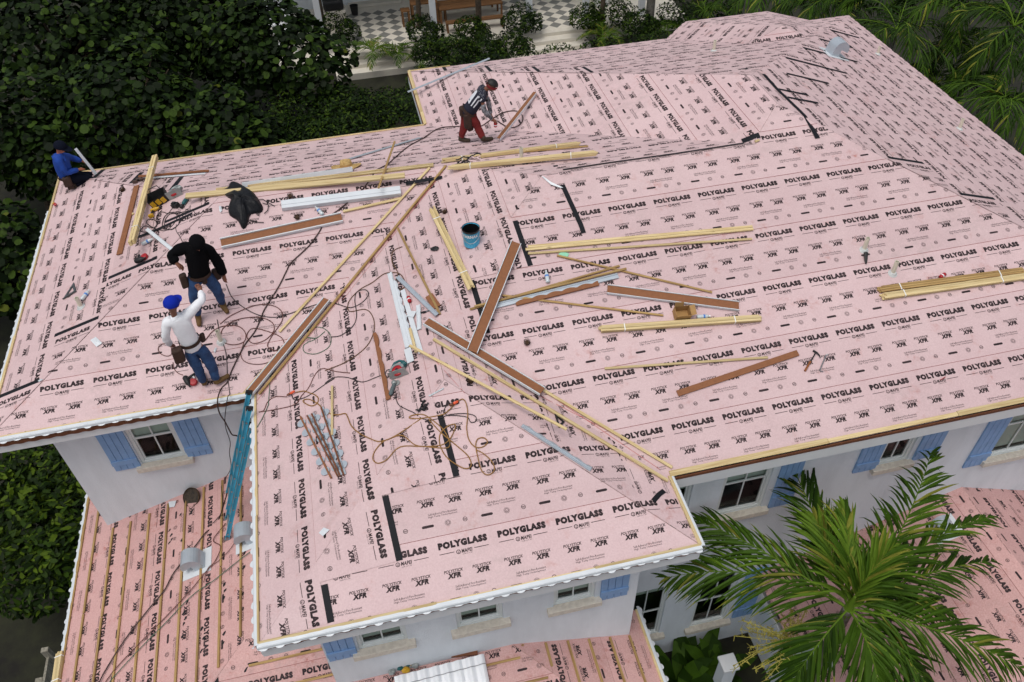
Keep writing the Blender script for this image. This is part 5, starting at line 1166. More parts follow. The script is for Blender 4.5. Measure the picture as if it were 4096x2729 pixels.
# worker in black hoodie facing the camera
ft = on('p1', 590, 820, .02, UPPER)[0]; J, nh = joints('p1', ft, dict(pelvis=(495,455), chest=(450,285,.02), neck=(456,200,.08), head=(464,165,.22), hipL=(435,480), hipR=(560,450), knL=(440,645,.05), knR=(650,590,.05), shL=(345,205), shR=(565,215),
    elL=(228,268,.02), wrL=(285,345,.12), haL=(320,372,.14), elR=(655,335,.02), wrR=(708,455,.05), haR=(718,508,.06)))
for s_, a_, b_ in (('L', (475,810), (485,895)), ('R', (695,705), (735,780))): J['an'+s_] = on('p1', *a_, .10, UPPER)[0]; J['to'+s_] = on('p1', *b_, .045, UPPER)[0]
lk = (nh*.8+Vector((0,0,-.6))).normalized(); t, up = person('worker in black hooded top and blue jeans standing with both arms out', J, SKIN, BSH, DENIM, BOOT, None, lk, bulky=.022)
dome('hood', J['head']+up*.02, up, -lk, .128, BSH, t, low=.35); wst = J['pelvis'].lerp(J['chest'], .12)
belt(t, wst, Vector((0,0,1)), LEATH, .165, [(hit(px('p1', 350, 500), nh, nh.dot(ft)), .07, .06, .13), (hit(px('p1', 640, 440), nh, nh.dot(ft)), .08, .06, .1), (hit(px('p1', 530, 490), nh, nh.dot(ft)+.12), .05, .04, .08)])
# rear worker bending, striped shirt and red trousers
ft = on('2b', 1180, 1420, .02, UPPER)[0]; J, nh = joints('2b', ft, dict(pelvis=(1065,985), chest=(1210,740), neck=(1345,610), head=(1435,575), hipL=(1040,1000,-.08), hipR=(1095,1000,.06), knL=(1010,1190,.0), knR=(1215,1200,.05), shL=(1290,590,-.16), shR=(1285,720,.15),
    elL=(1400,860,-.2), wrL=(1420,1010,-.15), haL=(1440,1060,-.12), elR=(1315,955,.2), wrR=(1450,1090,.12), haR=(1510,1130,.1)))
for s_, a_, b_ in (('L', (955,1385), (1085,1420)), ('R', (1305,1385), (1440,1390))): J['an'+s_] = on('2b', *a_, .10, UPPER)[0]; J['to'+s_] = on('2b', *b_, .045, UPPER)[0]
# printed shirt: pale dotted yoke and four stripes over navy
m = bpy.data.materials.new('flag_print_shirt'); m.use_nodes = True; N = m.node_tree.nodes; Lk = m.node_tree.links; b_ = N['Principled BSDF']; b_.inputs['Roughness'].default_value = .85
ax1 = (J['neck']-J['pelvis']).normalized(); ax2 = nh.cross(ax1).normalized()
if ax2.z < 0: ax2 = -ax2
def dotn(vec, org):
    g = N.new('ShaderNodeNewGeometry'); s_ = N.new('ShaderNodeVectorMath'); s_.operation = 'SUBTRACT'; s_.inputs[1].default_value = org; Lk.new(g.outputs['Position'], s_.inputs[0])
    d_ = N.new('ShaderNodeVectorMath'); d_.operation = 'DOT_PRODUCT'; d_.inputs[1].default_value = vec; Lk.new(s_.outputs[0], d_.inputs[0]); return d_.outputs['Value']
def mth(op, a_, b2): 
    q = N.new('ShaderNodeMath'); q.operation = op
    for i, v in enumerate((a_, b2)):
        if isinstance(v, (int, float)): q.inputs[i].default_value = v
        else: Lk.new(v, q.inputs[i])
    return q.outputs[0]
mid_ = J['pelvis'].lerp(J['neck'], .6); tt = dotn(ax1, mid_); qq = dotn(ax2, mid_); wv = mth('SINE', mth('MULTIPLY', qq, 110.), 0)
st = mth('MULTIPLY', mth('GREATER_THAN', wv, .35), mth('MULTIPLY', mth('MULTIPLY', mth('GREATER_THAN', tt, -.16), mth('LESS_THAN', tt, .12)), mth('MULTIPLY', mth('GREATER_THAN', qq, -.03), mth('LESS_THAN', qq, .15))))
vo = N.new('ShaderNodeTexVoronoi'); vo.inputs['Scale'].default_value = 38; dots = mth('MULTIPLY', mth('LESS_THAN', vo.outputs['Distance'], .2), mth('MULTIPLY', mth('GREATER_THAN', tt, .13), mth('GREATER_THAN', qq, -.02)))
mx = N.new('ShaderNodeMixRGB'); mx.inputs[1].default_value = (.012,.013,.03,1); mx.inputs[2].default_value = srgb(215,218,225); Lk.new(mth('MAXIMUM', st, dots), mx.inputs[0]); Lk.new(mx.outputs[0], b_.inputs['Base Color'])
lk = (RGT*.9-UPV*.35+nh*.1).normalized(); lk = (Vector((RGT.x, RGT.y, 0)).normalized()*.85+Vector((0,0,-.5))).normalized(); t, up = person('stooping worker in dark striped shirt, red trousers and red bandana on the rear roof', J, SKIN, m, REDT, DBOOT, None, lk, sleeves=CAMO)
up = Vector((0,0,1)); up = (up-lk*up.dot(lk)).normalized()
dome('hair', J['head']+up*.03-lk*.01, up, -lk, .118, HAIR, t, low=.3); mb = MB(); mb.lathe([(.108,-.018), (.112,-.018), (.114,.02), (.11,.02)], BAND, 18, J['head']+up*.02, (up*.95-lk*.2).normalized(), cap=False); child(mb, 'bandana', t)
belt(t, J['pelvis'].lerp(J['chest'], .12), ax1, LEATH, .158, [(hit(px('2b', 985, 960), nh, nh.dot(ft)), .08, .08, .1), (hit(px('2b', 1060, 1110), nh, nh.dot(ft)+.13), .09, .07, .16), (hit(px('2b', 1100, 1200), nh, nh.dot(ft)+.05), .07, .06, .09)])
t = empty('red_can', J['haR'], 'small red can held by the stooping worker', 'can'); mb = MB(); c = hit(px('2b', 1497, 1205), nh, nh.dot(ft)+.1); mb.lathe([(.03,0), (.033,.006), (.033,.1), (.026,.11)], REDP, 14, c, (0,0,1)); t.matrix_world = Matrix.Translation(c); child(mb, 'body', t); mb = MB(); mb.lathe([(.0335,.03), (.0335,.05)], WHT, 14, c, (0,0,1), cap=False); child(mb, 'stripe', t)
# leaning brown strip beside him
a = on('2b', 1550, 1425, .02, UPPER)[0]; b = on('2b', 2120, 700, .02, UPPER)[0]; b = b+(CPOS-b).normalized()*.0
n_ = F_A.n; t = empty('trim_channel', (0,0,0), 'brown strip with white side lying beside the stooping worker', 'roof trim'); t.matrix_world = frame(a+n_*.03, b+n_*.03, (n_+Vector((.35,-.1,0))).normalized())
l = (b-a).length; mb = MB(); mb.box((0,0,.03), (l/2,0,0), (0,.035,0), (0,0,.004), FOAM); mb.build('foam_face', t); mb = MB(); mb.box((0,-.038,.0), (l/2,0,0), (0,.003,0), (0,0,.034), WMET); mb.build('metal_side', t); mb = MB(); mb.box((0,.036,.012), (l/2,0,0), (0,.003,0), (0,0,.02), WMET); mb.build('metal_side', t)
# kneeling worker in blue at the left corner
ft = on('p2', 1000, 1280, .02, UPPER)[0]; J, nh = joints('p2', ft, dict(pelvis=(690,1130,-.05), chest=(560,800), neck=(525,580), head=(545,430), hipL=(720,1160,-.16), hipR=(720,1170,.06), shL=(690,640,-.2), shR=(500,720,.12),
    elL=(880,700,-.25), wrL=(1065,745,-.25), haL=(1200,790,-.28), elR=(690,1055,.16), wrR=(985,955,.05), haR=(1090,930,0), knL=(1300,1080,-.22), knR=(1320,1150,.0)))
for s_, a_, b_ in (('L', (900,1290), (760,1330)), ('R', (880,1340), (760,1370))): J['an'+s_] = on('p2', *a_, .06, UPPER)[0]; J['to'+s_] = on('p2', *b_, .045, UPPER)[0]
lk = (Vector((RGT.x, RGT.y, 0)).normalized()*.9+Vector((0,0,-.35))).normalized(); t, up = person('worker in bright blue shirt and dark cap kneeling at the left roof corner', J, SKIN2, BLSH, NAVY, DBOOT, None, lk)
up = Vector((0,0,1)); up = (up-lk*up.dot(lk)).normalized(); dome('cap', J['head']+up*.035, up, lk, .114, CAPN, t); brim(J['head']+up*.035, up, lk, .112, CAPN, t)
belt(t, J['pelvis'].lerp(J['chest'], .1), (J['chest']-J['pelvis']).normalized(), LEATH, .15, [(hit(px('p2', 720, 1230), nh, nh.dot(ft)+.1), .1, .09, .11), (hit(px('p2', 800, 1350), nh, nh.dot(ft)+.1), .08, .07, .06)])
a = hit(px('p2', 915, 450), nh, nh.dot(ft)-.3); b = hit(px('p2', 1415, 1070), nh, nh.dot(ft)-.1); mb = MB(); l = (b-a).length
mb.box((0,0,0), (l/2,0,0), (0,.028,0), (0,0,.012), WMET); mb.box((0,.027,.014), (l/2,0,0), (0,.003,0), (0,0,.008), WMET); o = mb.build('metal_flashing'); o.matrix_world = frame(a, b, nh); bevel(o, .003); tag(o, 'white flashing offcut held by the kneeling worker in blue', 'flashing')
t = empty('utility_knife', (0,0,0), 'red and yellow tape measure on the left eave', 'tape measure'); t.name = 'tape_measure'; t.matrix_world = basis('6b', 580, 575, ang=-.8, hh=.04); mb = MB(); mb.abox(-.05,.05,-.03,.03,0,.03,REDP); bevel(mb.build('body', t), .008); mb = MB(); mb.abox(-.085,-.05,-.025,.02,0,.03,YEL); mb.build('hook_end', t)
# ---- porch roof clutter
PAN = mat('rusty_pan', srgb(70,58,44), .7, col2=srgb(30,24,18), scale=20)
t = empty('bucket_lid', (0,0,0), 'round rusty bucket lid leaning at the wall on the porch roof', 'lid'); p, f = on('7', 1170, 440, .06, [F_PL]); t.matrix_world = Matrix.Translation(p)
nn = (f.n+Vector((-.2,-.6,0))).normalized(); mb = MB(); mb.lathe([(.0,.0), (.14,.0), (.155,.012), (.165,.03), (.17,.012), (.165,-.01)], PAN, 24, p, nn, cap=False); child(mb, 'dish', t); mb = MB(); mb.lathe([(.165,.018), (.172,.03), (.165,.038)], mat('old_wood', srgb(90,70,46), .9, var=.4, scale=20), 24, p, nn, cap=False); child(mb, 'rim', t)
rn = random.Random(8)
for i, (x, y) in enumerate(((1100,545),(1240,560),(1035,640),(1045,700),(1130,1180),(1120,1210),(1370,1010),(1360,1060),(1485,870),(1480,1120),(1360,1330),(1230,1240),(1240,1300),(1350,700),(1475,560),(1140,1080),(1170,525),(1045,670),(1030,720),(1120,1145),(1110,1290),(1365,975),(1365,1270),(1480,1030),(1490,780),(1350,800),(1110,700),(1500,1490),(1225,1380))):
    mb = MB(); p, f = on('7', x, y, .013, [F_PL]); n_ = rn.randint(5, 8); pts = [p+(RGT*math.cos(6.28*j/n_)*.025+UPV*math.sin(6.28*j/n_)*.06)*rn.uniform(.5,1.2) for j in range(n_)]
    pts = [q-f.n*(f.n.dot(q-p)) for q in pts]; mb.poly(pts, TAR); o = mb.build('tar_patch', proof); o.matrix_parent_inverse = Matrix()
WPAN = mat('white_panel', srgb(240,243,246), .35, var=.04, scale=4)
# corrugated metal panel in front of the wing
t = empty('corrugated_panel', (0,0,0), 'white corrugated metal roofing panel leaning below the front windows', 'metal panel'); P0 = F_PF.at(*px('8', 420, 1535), .08); P1 = F_PF.at(*px('8', 968, 1395), .08); dn = F_PF.p3(0,-1)-F_PF.p3(0,0); t.matrix_world = Matrix.Translation(P0)
mb = MB(); N_ = 60; L_ = (P1-P0); A = []; B = []
for i in range(N_+1):
    ph = (i/N_*8) % 1; hgt = .05*(0 if ph < .3 else (math.sin((ph-.3)/.7*math.pi)))
    A.append(P0+L_*i/N_+F_PF.n*hgt); B.append(P0+L_*i/N_+F_PF.n*hgt+dn*1.7)
for i in range(N_): mb.poly([B[i], B[i+1], A[i+1], A[i]], WPAN)
o = child(mb, 'sheet', t); s_ = o.modifiers.new('t', 'SOLIDIFY'); s_.thickness = .003
mb = MB(); mb.tube([A[i]+dn*.14+F_PF.n*.004 for i in range(0, N_+1)], .005, STEEL, 4); child(mb, 'binding_wire', t)
board('8', (770,1408), (930,1390), .06, .05, DBROWN, 'brown closure piece behind the corrugated panel', name='closure_block', cat='roof trim')
t = empty('paint_tins', (0,0,0), 'green and yellow tools heaped at the left end of the corrugated panel', 'tool heap'); p = F_PF.at(*px('8', 500, 1475), .05); t.matrix_world = Matrix.Translation(p)
for i, (dx, dy, m_) in enumerate(((-.1,0,TEAL), (.0,.02,TEAL), (.1,.02,YEL), (-.02,-.06,YEL), (.12,-.02,GREYM), (-.22,-.04,GREYM))): mb = MB(); mb.blob(p+Vector((dx,dy,.04)), .06, .045, .045, m_, i, .3); child(mb, 'tool', t)
bundle('7', (375,1390), (345,1600), 3, 2, 'batten bundle lying along the porch roof edge at lower left', wd=.04, th=.03, seed=21)
# ------------------------------------------------------------------ vegetation
def G(x, y, z): return hit(px('D', x, y), (0,0,1), z)
def leafmat(name, c, rough=.45, var=.35):
    m = mat(name, c, .6, var=var, scale=3, spec=.12); return m
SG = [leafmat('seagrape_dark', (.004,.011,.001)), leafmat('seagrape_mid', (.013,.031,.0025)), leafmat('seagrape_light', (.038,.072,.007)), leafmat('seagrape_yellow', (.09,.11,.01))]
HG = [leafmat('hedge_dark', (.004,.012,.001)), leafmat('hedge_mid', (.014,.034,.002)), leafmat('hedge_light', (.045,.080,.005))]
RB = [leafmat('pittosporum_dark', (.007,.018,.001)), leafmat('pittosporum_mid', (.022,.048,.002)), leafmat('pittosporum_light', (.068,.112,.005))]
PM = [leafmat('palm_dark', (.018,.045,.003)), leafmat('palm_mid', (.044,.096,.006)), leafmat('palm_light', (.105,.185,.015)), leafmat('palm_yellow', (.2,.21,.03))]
BARK = mat('bark', srgb(92,78,62), .9, col2=srgb(56,46,36), scale=9, bump=.7, bscale=30); BARKG = mat('palm_bark', srgb(120,116,108), .9, col2=srgb(84,80,72), scale=7, bump=.5, bscale=25)
def leaf_shape(kind):
    if kind == 'round': return [(math.cos(a)*1., math.sin(a)*.95) for a in [6.2832*i/8 for i in range(8)]]
    if kind == 'ob': return [(-1,0), (-.3,-.28), (.5,-.42), (1,-.18), (1,.18), (.5,.42), (-.3,.28)]
    return [(-1,0), (-.2,-.36), (.6,-.3), (1,0), (.6,.3), (-.2,.36)]
def one_leaf(mb, c, n, size, kind, m, rnd, fold=.18):
    n = n.normalized(); a = Vector((rnd.uniform(-1,1), rnd.uniform(-1,1), rnd.uniform(-1,1))); x = (a-n*a.dot(n))
    if x.length < 1e-3: return
    x.normalize(); y = n.cross(x); sh = leaf_shape(kind); pts = [c+x*(u*size)+y*(v*size)+n*(abs(v)*size*fold) for u, v in sh]
    mid = c
    if kind == 'round': mb.poly(pts, m)
    else: mb.poly(pts, m)
def crown_pts(centres, n, rnd, top=.25, lump=10, seed=0):
    """points on the lumpy upper shells of a set of ellipsoids: [(centre, (rx, ry, rz))...]"""
    out = []; rl = random.Random(seed+5); wts = [rx*ry for c, (rx, ry, rz) in centres]; tot = sum(wts)
    for (c, r_), w_ in zip(centres, wts):
        lumps = []
        for i in range(lump):
            th = math.acos(rl.uniform(-.1, 1)); ph = rl.uniform(0, 6.2832); lumps.append((Vector((math.sin(th)*math.cos(ph), math.sin(th)*math.sin(ph), math.cos(th))), rl.uniform(.10,.30)))
        for i in range(int(n*w_/tot)):
            th = math.acos(rnd.uniform(-.35, 1)); ph = rnd.uniform(0, 6.2832); v = Vector((math.sin(th)*math.cos(ph), math.sin(th)*math.sin(ph), math.cos(th)))
            b = 0.
            for lv, la in lumps:
                q = v.dot(lv)
                if q > .86: b = max(b, la*(q-.86)/.14)
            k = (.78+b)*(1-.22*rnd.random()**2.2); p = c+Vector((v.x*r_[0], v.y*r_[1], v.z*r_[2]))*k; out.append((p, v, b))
    return out
def broadleaf(name, label, cat, centres, n, size, kind, mats, trunk=None, seed=0, nleafparts=0, group=None, up=.5, lump=12):
    rnd = random.Random(seed); base = trunk if trunk else centres[0][0]; t = empty(name, (base[0], base[1], GZ), label, cat, group); t.matrix_world = Matrix.Translation((base[0], base[1], GZ))
    pts = crown_pts(centres, n, rnd, lump=lump, seed=seed); mb = MB(); best = []
    for p, v, b in pts:
        nrm = (v*(1-up)+Vector((0,0,up))+Vector((rnd.gauss(0,.38), rnd.gauss(0,.38), rnd.gauss(0,.3)))); s_ = size*rnd.uniform(.65, 1.2)
        w_ = rnd.random()+b*.9; m = mats[0] if w_ < .52 else mats[1] if w_ < .92 else mats[min(2, len(mats)-1)] if w_ < 1.2 else mats[-1]  # random tones, lighter on raised lumps: highlights and shade put into leaf colour
        if nleafparts and len(best) < nleafparts and v.z > .2 and rnd.random() < nleafparts*2.2/max(1, n): best.append((p+v*.05, nrm, s_*1.12, m)); continue
        one_leaf(mb, p, nrm, s_, kind, m, rnd)
    o = child(mb, 'crown', t); tag(o, kind='stuff')
    if best:
        protos = {}
        for p, nrm, s_, m in best:
            if m.name not in protos:
                q = MB(); q.poly([Vector((u, v_, abs(v_)*.18)) for u, v_ in leaf_shape(kind)], m); protos[m.name] = q.build('leaf', t).data; bpy.data.objects.remove(t.children[-1]) if False else None
                oo = [c for c in t.children if c.data == protos[m.name]][0]
            else: oo = bpy.data.objects.new('leaf', protos[m.name]); COL.objects.link(oo); oo.parent = t
            z_ = nrm.normalized(); x_ = z_.orthogonal().normalized(); y_ = z_.cross(x_); an = rnd.uniform(0, 6.28); x2_ = x_*math.cos(an)+y_*math.sin(an); y2_ = z_.cross(x2_)
            mw = Matrix((x2_*s_, y2_*s_, z_*s_)).transposed().to_4x4(); mw.translation = p; oo.parent = t; oo.matrix_parent_inverse = t.matrix_world.inverted(); oo.matrix_basis = mw
    if trunk:
        mb = MB(); b0 = Vector((base[0], base[1], GZ)); c0 = centres[0][0]; mb.tube([b0, b0.lerp(c0, .4)+Vector((rnd.uniform(-.2,.2), rnd.uniform(-.2,.2), 0)), b0.lerp(c0, .8)], [.2,.16,.12], BARK, 8)
        for c, r_ in centres:
            for j in range(4):
                q = c+Vector((rnd.uniform(-.75,.75)*r_[0], rnd.uniform(-.75,.75)*r_[1], rnd.uniform(-.2,.6)*r_[2])); s0 = b0.lerp(c0, rnd.uniform(.5,.8)); mb.tube([s0, s0.lerp(q, .5)+Vector((0,0,.3)), q], [.08,.05,.015], BARK, 6)
        child(mb, 'trunk', t)
    return t
V = Vector
# sea-grape trees behind and left of the house
for i, (x, y, z, r_, rz, n, lb) in enumerate((
    (130, 90, -3.2, 3.4, 2.6, 2600, 'sea-grape tree at the far upper left'), (400, 60, -3.4, 3.2, 2.6, 2600, 'sea-grape tree second from the left behind the house'),
    (620, 120, -3.8, 2.6, 2.3, 1900, 'sea-grape tree nearest the white stair'), (300, 260, -3.8, 2.6, 2.3, 2200, 'sea-grape tree just behind the left roof eave'),
    (520, 330, -4.6, 2.0, 1.9, 1500, 'low sea-grape tree behind the middle of the rear eave'), (40, 330, -4.0, 2.4, 2.2, 1900, 'sea-grape tree beside the kneeling worker'),
    (10, 620, -5.0, 2.0, 1.8, 1500, 'sea-grape tree alongside the left eave'))):
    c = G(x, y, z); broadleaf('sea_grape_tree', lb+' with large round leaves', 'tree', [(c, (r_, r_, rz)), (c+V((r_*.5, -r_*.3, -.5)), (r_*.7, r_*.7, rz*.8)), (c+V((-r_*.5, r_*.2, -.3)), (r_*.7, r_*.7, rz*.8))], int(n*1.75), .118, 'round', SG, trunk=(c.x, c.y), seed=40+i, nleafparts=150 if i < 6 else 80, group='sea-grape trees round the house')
# clipped hedge behind the rear corner
cs = [(G(x, y, -5.3), (r_, r_, 1.1)) for x, y, r_ in ((660,265,1.5),(720,262,1.4),(775,285,1.3),(830,285,1.3),(890,285,1.3),(945,288,1.2),(790,255,1.1),(700,330,1.4),(760,345,1.4),(840,375,1.4),(900,375,1.3),(955,385,1.1),(640,330,1.3),(800,330,1.2),(980,330,1.0))]
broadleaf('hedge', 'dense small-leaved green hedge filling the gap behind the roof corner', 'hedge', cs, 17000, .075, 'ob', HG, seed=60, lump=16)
cs = [(G(x, y, -5.9), (1.2, 1.1, .9)) for x, y in ((1000,192),(1060,182),(1130,170),(1210,162),(1290,152),(1370,142),(1440,130),(1510,120))]
cs += [(G(x, y, -6.5), (1.0, .8, .6)) for x, y in ((800,232),(850,238),(905,236),(955,225),(1000,205))]
broadleaf('hedge', 'low dark green hedge in front of the far patio and steps', 'hedge', cs, 9500, .07, 'ob', HG, seed=61, lump=14)
for i, (x, y, r_, lb) in enumerate(((770,70,.9,'leafy shrub left of the checkered patio'), (970,70,.8,'leafy shrub at the foot of the middle white post'), (1080,70,.75,'leafy shrub in front of the picnic bench'), (1195,50,.85,'leafy shrub left of the far steps'), (1400,35,1.1,'yellow-green shrub right of the far steps'), (1345,45,.8,'small yellow-green shrub beside the far steps'), (1560,40,1.0,'dark shrub behind the grey palm trunk'), (1470,60,.8,'shrub between the steps and the grey palm trunk'), (1640,15,1.1,'dark shrub behind the bay roof'), (985,120,.75,'low shrub in front of the middle white post'), (1050,118,.85,'low spreading shrub below the picnic bench'), (1120,112,.7,'low shrub between the bench and the rough palm trunk'), (1175,105,.75,'low shrub beside the lowest far step'))):
    c = G(x, y, -6.0); broadleaf('shrub', lb, 'shrub', [(c, (r_, r_, r_*.9)), (c+V((r_*.6,0,-.2)), (r_*.7,r_*.7,r_*.7))], 1500, .07, 'ob', RB if i in (2,4,5) else HG, seed=70+i, group='shrubs by the far porch')
# bushes below the left wall
for i, (x, y, r_, lb) in enumerate(((60,1080,1.1,'round-leaved bush just below the left front eave'), (130,1200,1.2,'largest round-leaved bush left of the porch roof'), (30,1260,1.1,'round-leaved bush at the left picture edge'), (90,1330,1.0,'lowest round-leaved bush left of the porch roof'), (180,1100,.9,'round-leaved bush against the left wall'), (10,1160,.9,'small round-leaved bush at the far left'), (150,1290,.8,'round-leaved bush close to the porch eave'))):
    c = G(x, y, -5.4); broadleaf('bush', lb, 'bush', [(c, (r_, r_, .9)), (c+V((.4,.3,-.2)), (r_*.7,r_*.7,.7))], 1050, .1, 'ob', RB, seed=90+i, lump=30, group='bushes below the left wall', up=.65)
# ---- palms
def palm_frond(base, mid, tip, nl, ll, lw, mats, rnd, droop=.35, spread=.75):
    """feather frond: arched rachis with folded, curving, tapering leaflets"""
    mb = MB(); P = []
    for i in range(15): t = i/14; P.append(base*(1-t)**2+mid*2*t*(1-t)+tip*t*t)
    mb.tube(P, [.02*(1-.85*i/14) for i in range(15)], PM[2], 5); side_bias = rnd.uniform(-.25, .25)
    for i in range(nl):
        t = .1+.9*i/(nl-1)
        ln0 = ll*(.5+.5*math.sin(math.pi*min(1, .2+t*.72)))*(1-.5*max(0, t-.72)/.28)
        for s_ in (-1, 1):
            if rnd.random() < .05: continue
            k = max(0, min(13.99, t*14+rnd.uniform(-.3, .3))); j = min(13, int(k)); c = P[j].lerp(P[j+1], k-j); tg = (P[j+1]-P[j]).normalized(); sd = tg.cross(Vector((0,0,1)))
            if sd.length < .05: sd = Vector((1,0,0))
            sd.normalize(); upv = sd.cross(tg); ln = ln0*rnd.uniform(.7, 1.15); dr_ = droop*rnd.uniform(.6, 1.5)
            dd = (sd*s_*spread*rnd.uniform(.82, 1.15)+tg*(.75+.5*t)*rnd.uniform(.88, 1.12)+upv*(rnd.uniform(.05, .35)+side_bias*s_)).normalized(); w0 = lw*rnd.uniform(.7, 1.15)
            r0 = rnd.random(); m = mats[0] if r0 < .35 else mats[1] if r0 < .8 else mats[2] if r0 < .97 else mats[3]
            Q = []; p = c; q = dd.copy()
            for w1, st in ((w0*.45, 0), (w0, .3), (w0*.9, .3), (w0*.55, .25), (.002, .2)):
                p = p+q*ln*st; Q.append((p, w1)); q = (q+Vector((rnd.uniform(-.06, .06), rnd.uniform(-.06, .06), -dr_*.42))).normalized()
            for z_ in range(4):
                (p, w1), (r_, w2) = Q[z_], Q[z_+1]; ax = (r_-p).normalized(); wv = ax.cross(upv); wv = wv.normalized() if wv.length > .02 else sd; nn = wv.cross(ax)*.3; mm = mats[3] if (z_ == 3 and rnd.random() < .15) else m
                mb.poly([p, p+wv*w1*.5+nn*w1, r_+wv*w2*.5+nn*w2, r_], mm); mb.poly([p-wv*w1*.5+nn*w1, p, r_, r_-wv*w2*.5+nn*w2], mm)
    return mb
def palm(name, label, c, nf, fl, ll, lw, seed, trunk=True, nl=20, mats=None, droop=.5, tr=.09, group=None, elev=(.15,.9), gz=None, bark=None):
    rnd = random.Random(seed); gz = GZ if gz is None else gz; t = empty(name, (c.x, c.y, gz), label, 'palm tree', group); t.matrix_world = Matrix.Translation((c.x, c.y, gz))
    for i in range(nf):
        an = 6.2832*i/nf*1.0+rnd.uniform(-.25,.25)+i*.4; el = rnd.uniform(*elev); L_ = fl*rnd.uniform(.8,1.1); hd = Vector((math.cos(an), math.sin(an), 0))
        mid = c+hd*L_*.5*math.cos(el)+Vector((0,0,L_*.62*math.sin(el))); tip = c+hd*L_*(.95-.12*el)+Vector((0,0,L_*(.62*math.sin(el)-.42)))
        child(palm_frond(c, mid, tip, nl, ll, lw, mats or PM, rnd, droop), 'frond', t)
    if trunk: mb = MB(); n_ = 9; mb.tube([Vector((c.x+.15*math.sin(i*.5)*(1-i/n_), c.y, gz+(c.z-gz)*i/n_)) for i in range(n_+1)], [tr*(1.25-.35*i/n_) for i in range(n_+1)], bark or BARKG, 10); child(mb, 'trunk', t)
    return t
PD = [PM[0], PM[0], PM[1], PM[3]]; PD2 = [PM[0], PM[1], PM[1], PM[3]]
for i, (x, y, z, fl, nf, lb) in enumerate(((2060,70,-2.6,2.6,13,'palm standing behind the far right roof corner'), (2190,20,-2.4,2.8,13,'tall dark palm at the top right'), (2330,60,-2.0,2.8,13,'palm in the upper right corner'), (2310,240,-3.4,2.6,12,'palm beside the right eave'),
    (2150,190,-4.4,2.2,11,'low dark palm in the shade beside the right eave'), (1760,-20,-3.2,2.4,12,'palm behind the bay roof'), (1900,10,-3.2,2.4,12,'palm between the bay and the right corner'), (1990,-40,-2.6,2.6,12,'tall palm behind the right corner, mostly out of frame'), (2350,420,-4.6,2.2,10,'low palm at the right picture edge'), (2240,130,-3.8,2.3,12,'palm below the tall dark palm at the right'), (2480,520,-4.6,2.4,10,'palm just beyond the right picture edge'), (2600,330,-4.0,2.6,10,'palm well beyond the right picture edge'))):
    palm('palm_tree', lb, G(x, y, z), nf, fl, .85, .055, 200+i, mats=PD2 if i % 2 else PD, droop=.75, group='palms along the right side')
for i, (x, y, z, lb) in enumerate(((858,118,-6.3,'small bright palm in front of the checkered patio'), (915,125,-6.4,'small dark palm in front of the checkered patio'), (985,130,-6.3,'small palm left of the hedge by the bench'), (1040,110,-6.4,'small palm below the picnic bench'), (1500,75,-6.3,'small palm at the foot of the grey palm trunk'), (1385,85,-6.4,'small pale palm right of the steps'), (1620,30,-5.8,'small palm behind the bay roof left end'), (1560,70,-6.2,'small palm right of the grey trunk'))):
    palm('small_palm', lb, G(x, y, z), 9, 1.25, .42, .035, 230+i, trunk=False, nl=18, mats=[PM[0],PM[1],PM[2],PM[3]] if i not in (0,5) else [PM[1],PM[2],PM[3],PM[3]], elev=(.35,1.1), droop=.4, group='small palms by the far porch')
for i, (x0, y1, r_, m_, lb) in enumerate(((1487,98,.17,BARKG,'thick smooth grey palm trunk behind the rear roof'), (747,112,.1,BARK,'slender brown palm trunk by the white stair'), (963,85,.1,BARK,'slender palm trunk in front of the wooden bar table'), (1098,108,.12,BARK,'rough palm trunk left of the far steps'), (1375,95,.1,BARK,'slender dark palm trunk right of the far steps'))):
    b0 = G(x0, y1, -7.0); t = empty('palm_tree', b0, lb, 'palm tree'); t.matrix_world = Matrix.Translation(b0); mb = MB(); top = 7.5
    mb.tube([b0+Vector((.12*math.sin(k*.6)*(i != 0), 0, top*k/10)) for k in range(11)], [r_*(1.15-.03*k) for k in range(11)], m_, 12); child(mb, 'trunk', t); rnd = random.Random(300+i); c = b0+Vector((0,0,top))
    for k in range(9):
        an = 6.2832*k/9; hd = Vector((math.cos(an), math.sin(an), 0)); child(palm_frond(c, c+hd*1.1+V((0,0,.8)), c+hd*2.1+V((0,0,-.4)), 20, .7, .05, PM, rnd, .6), 'frond', t)
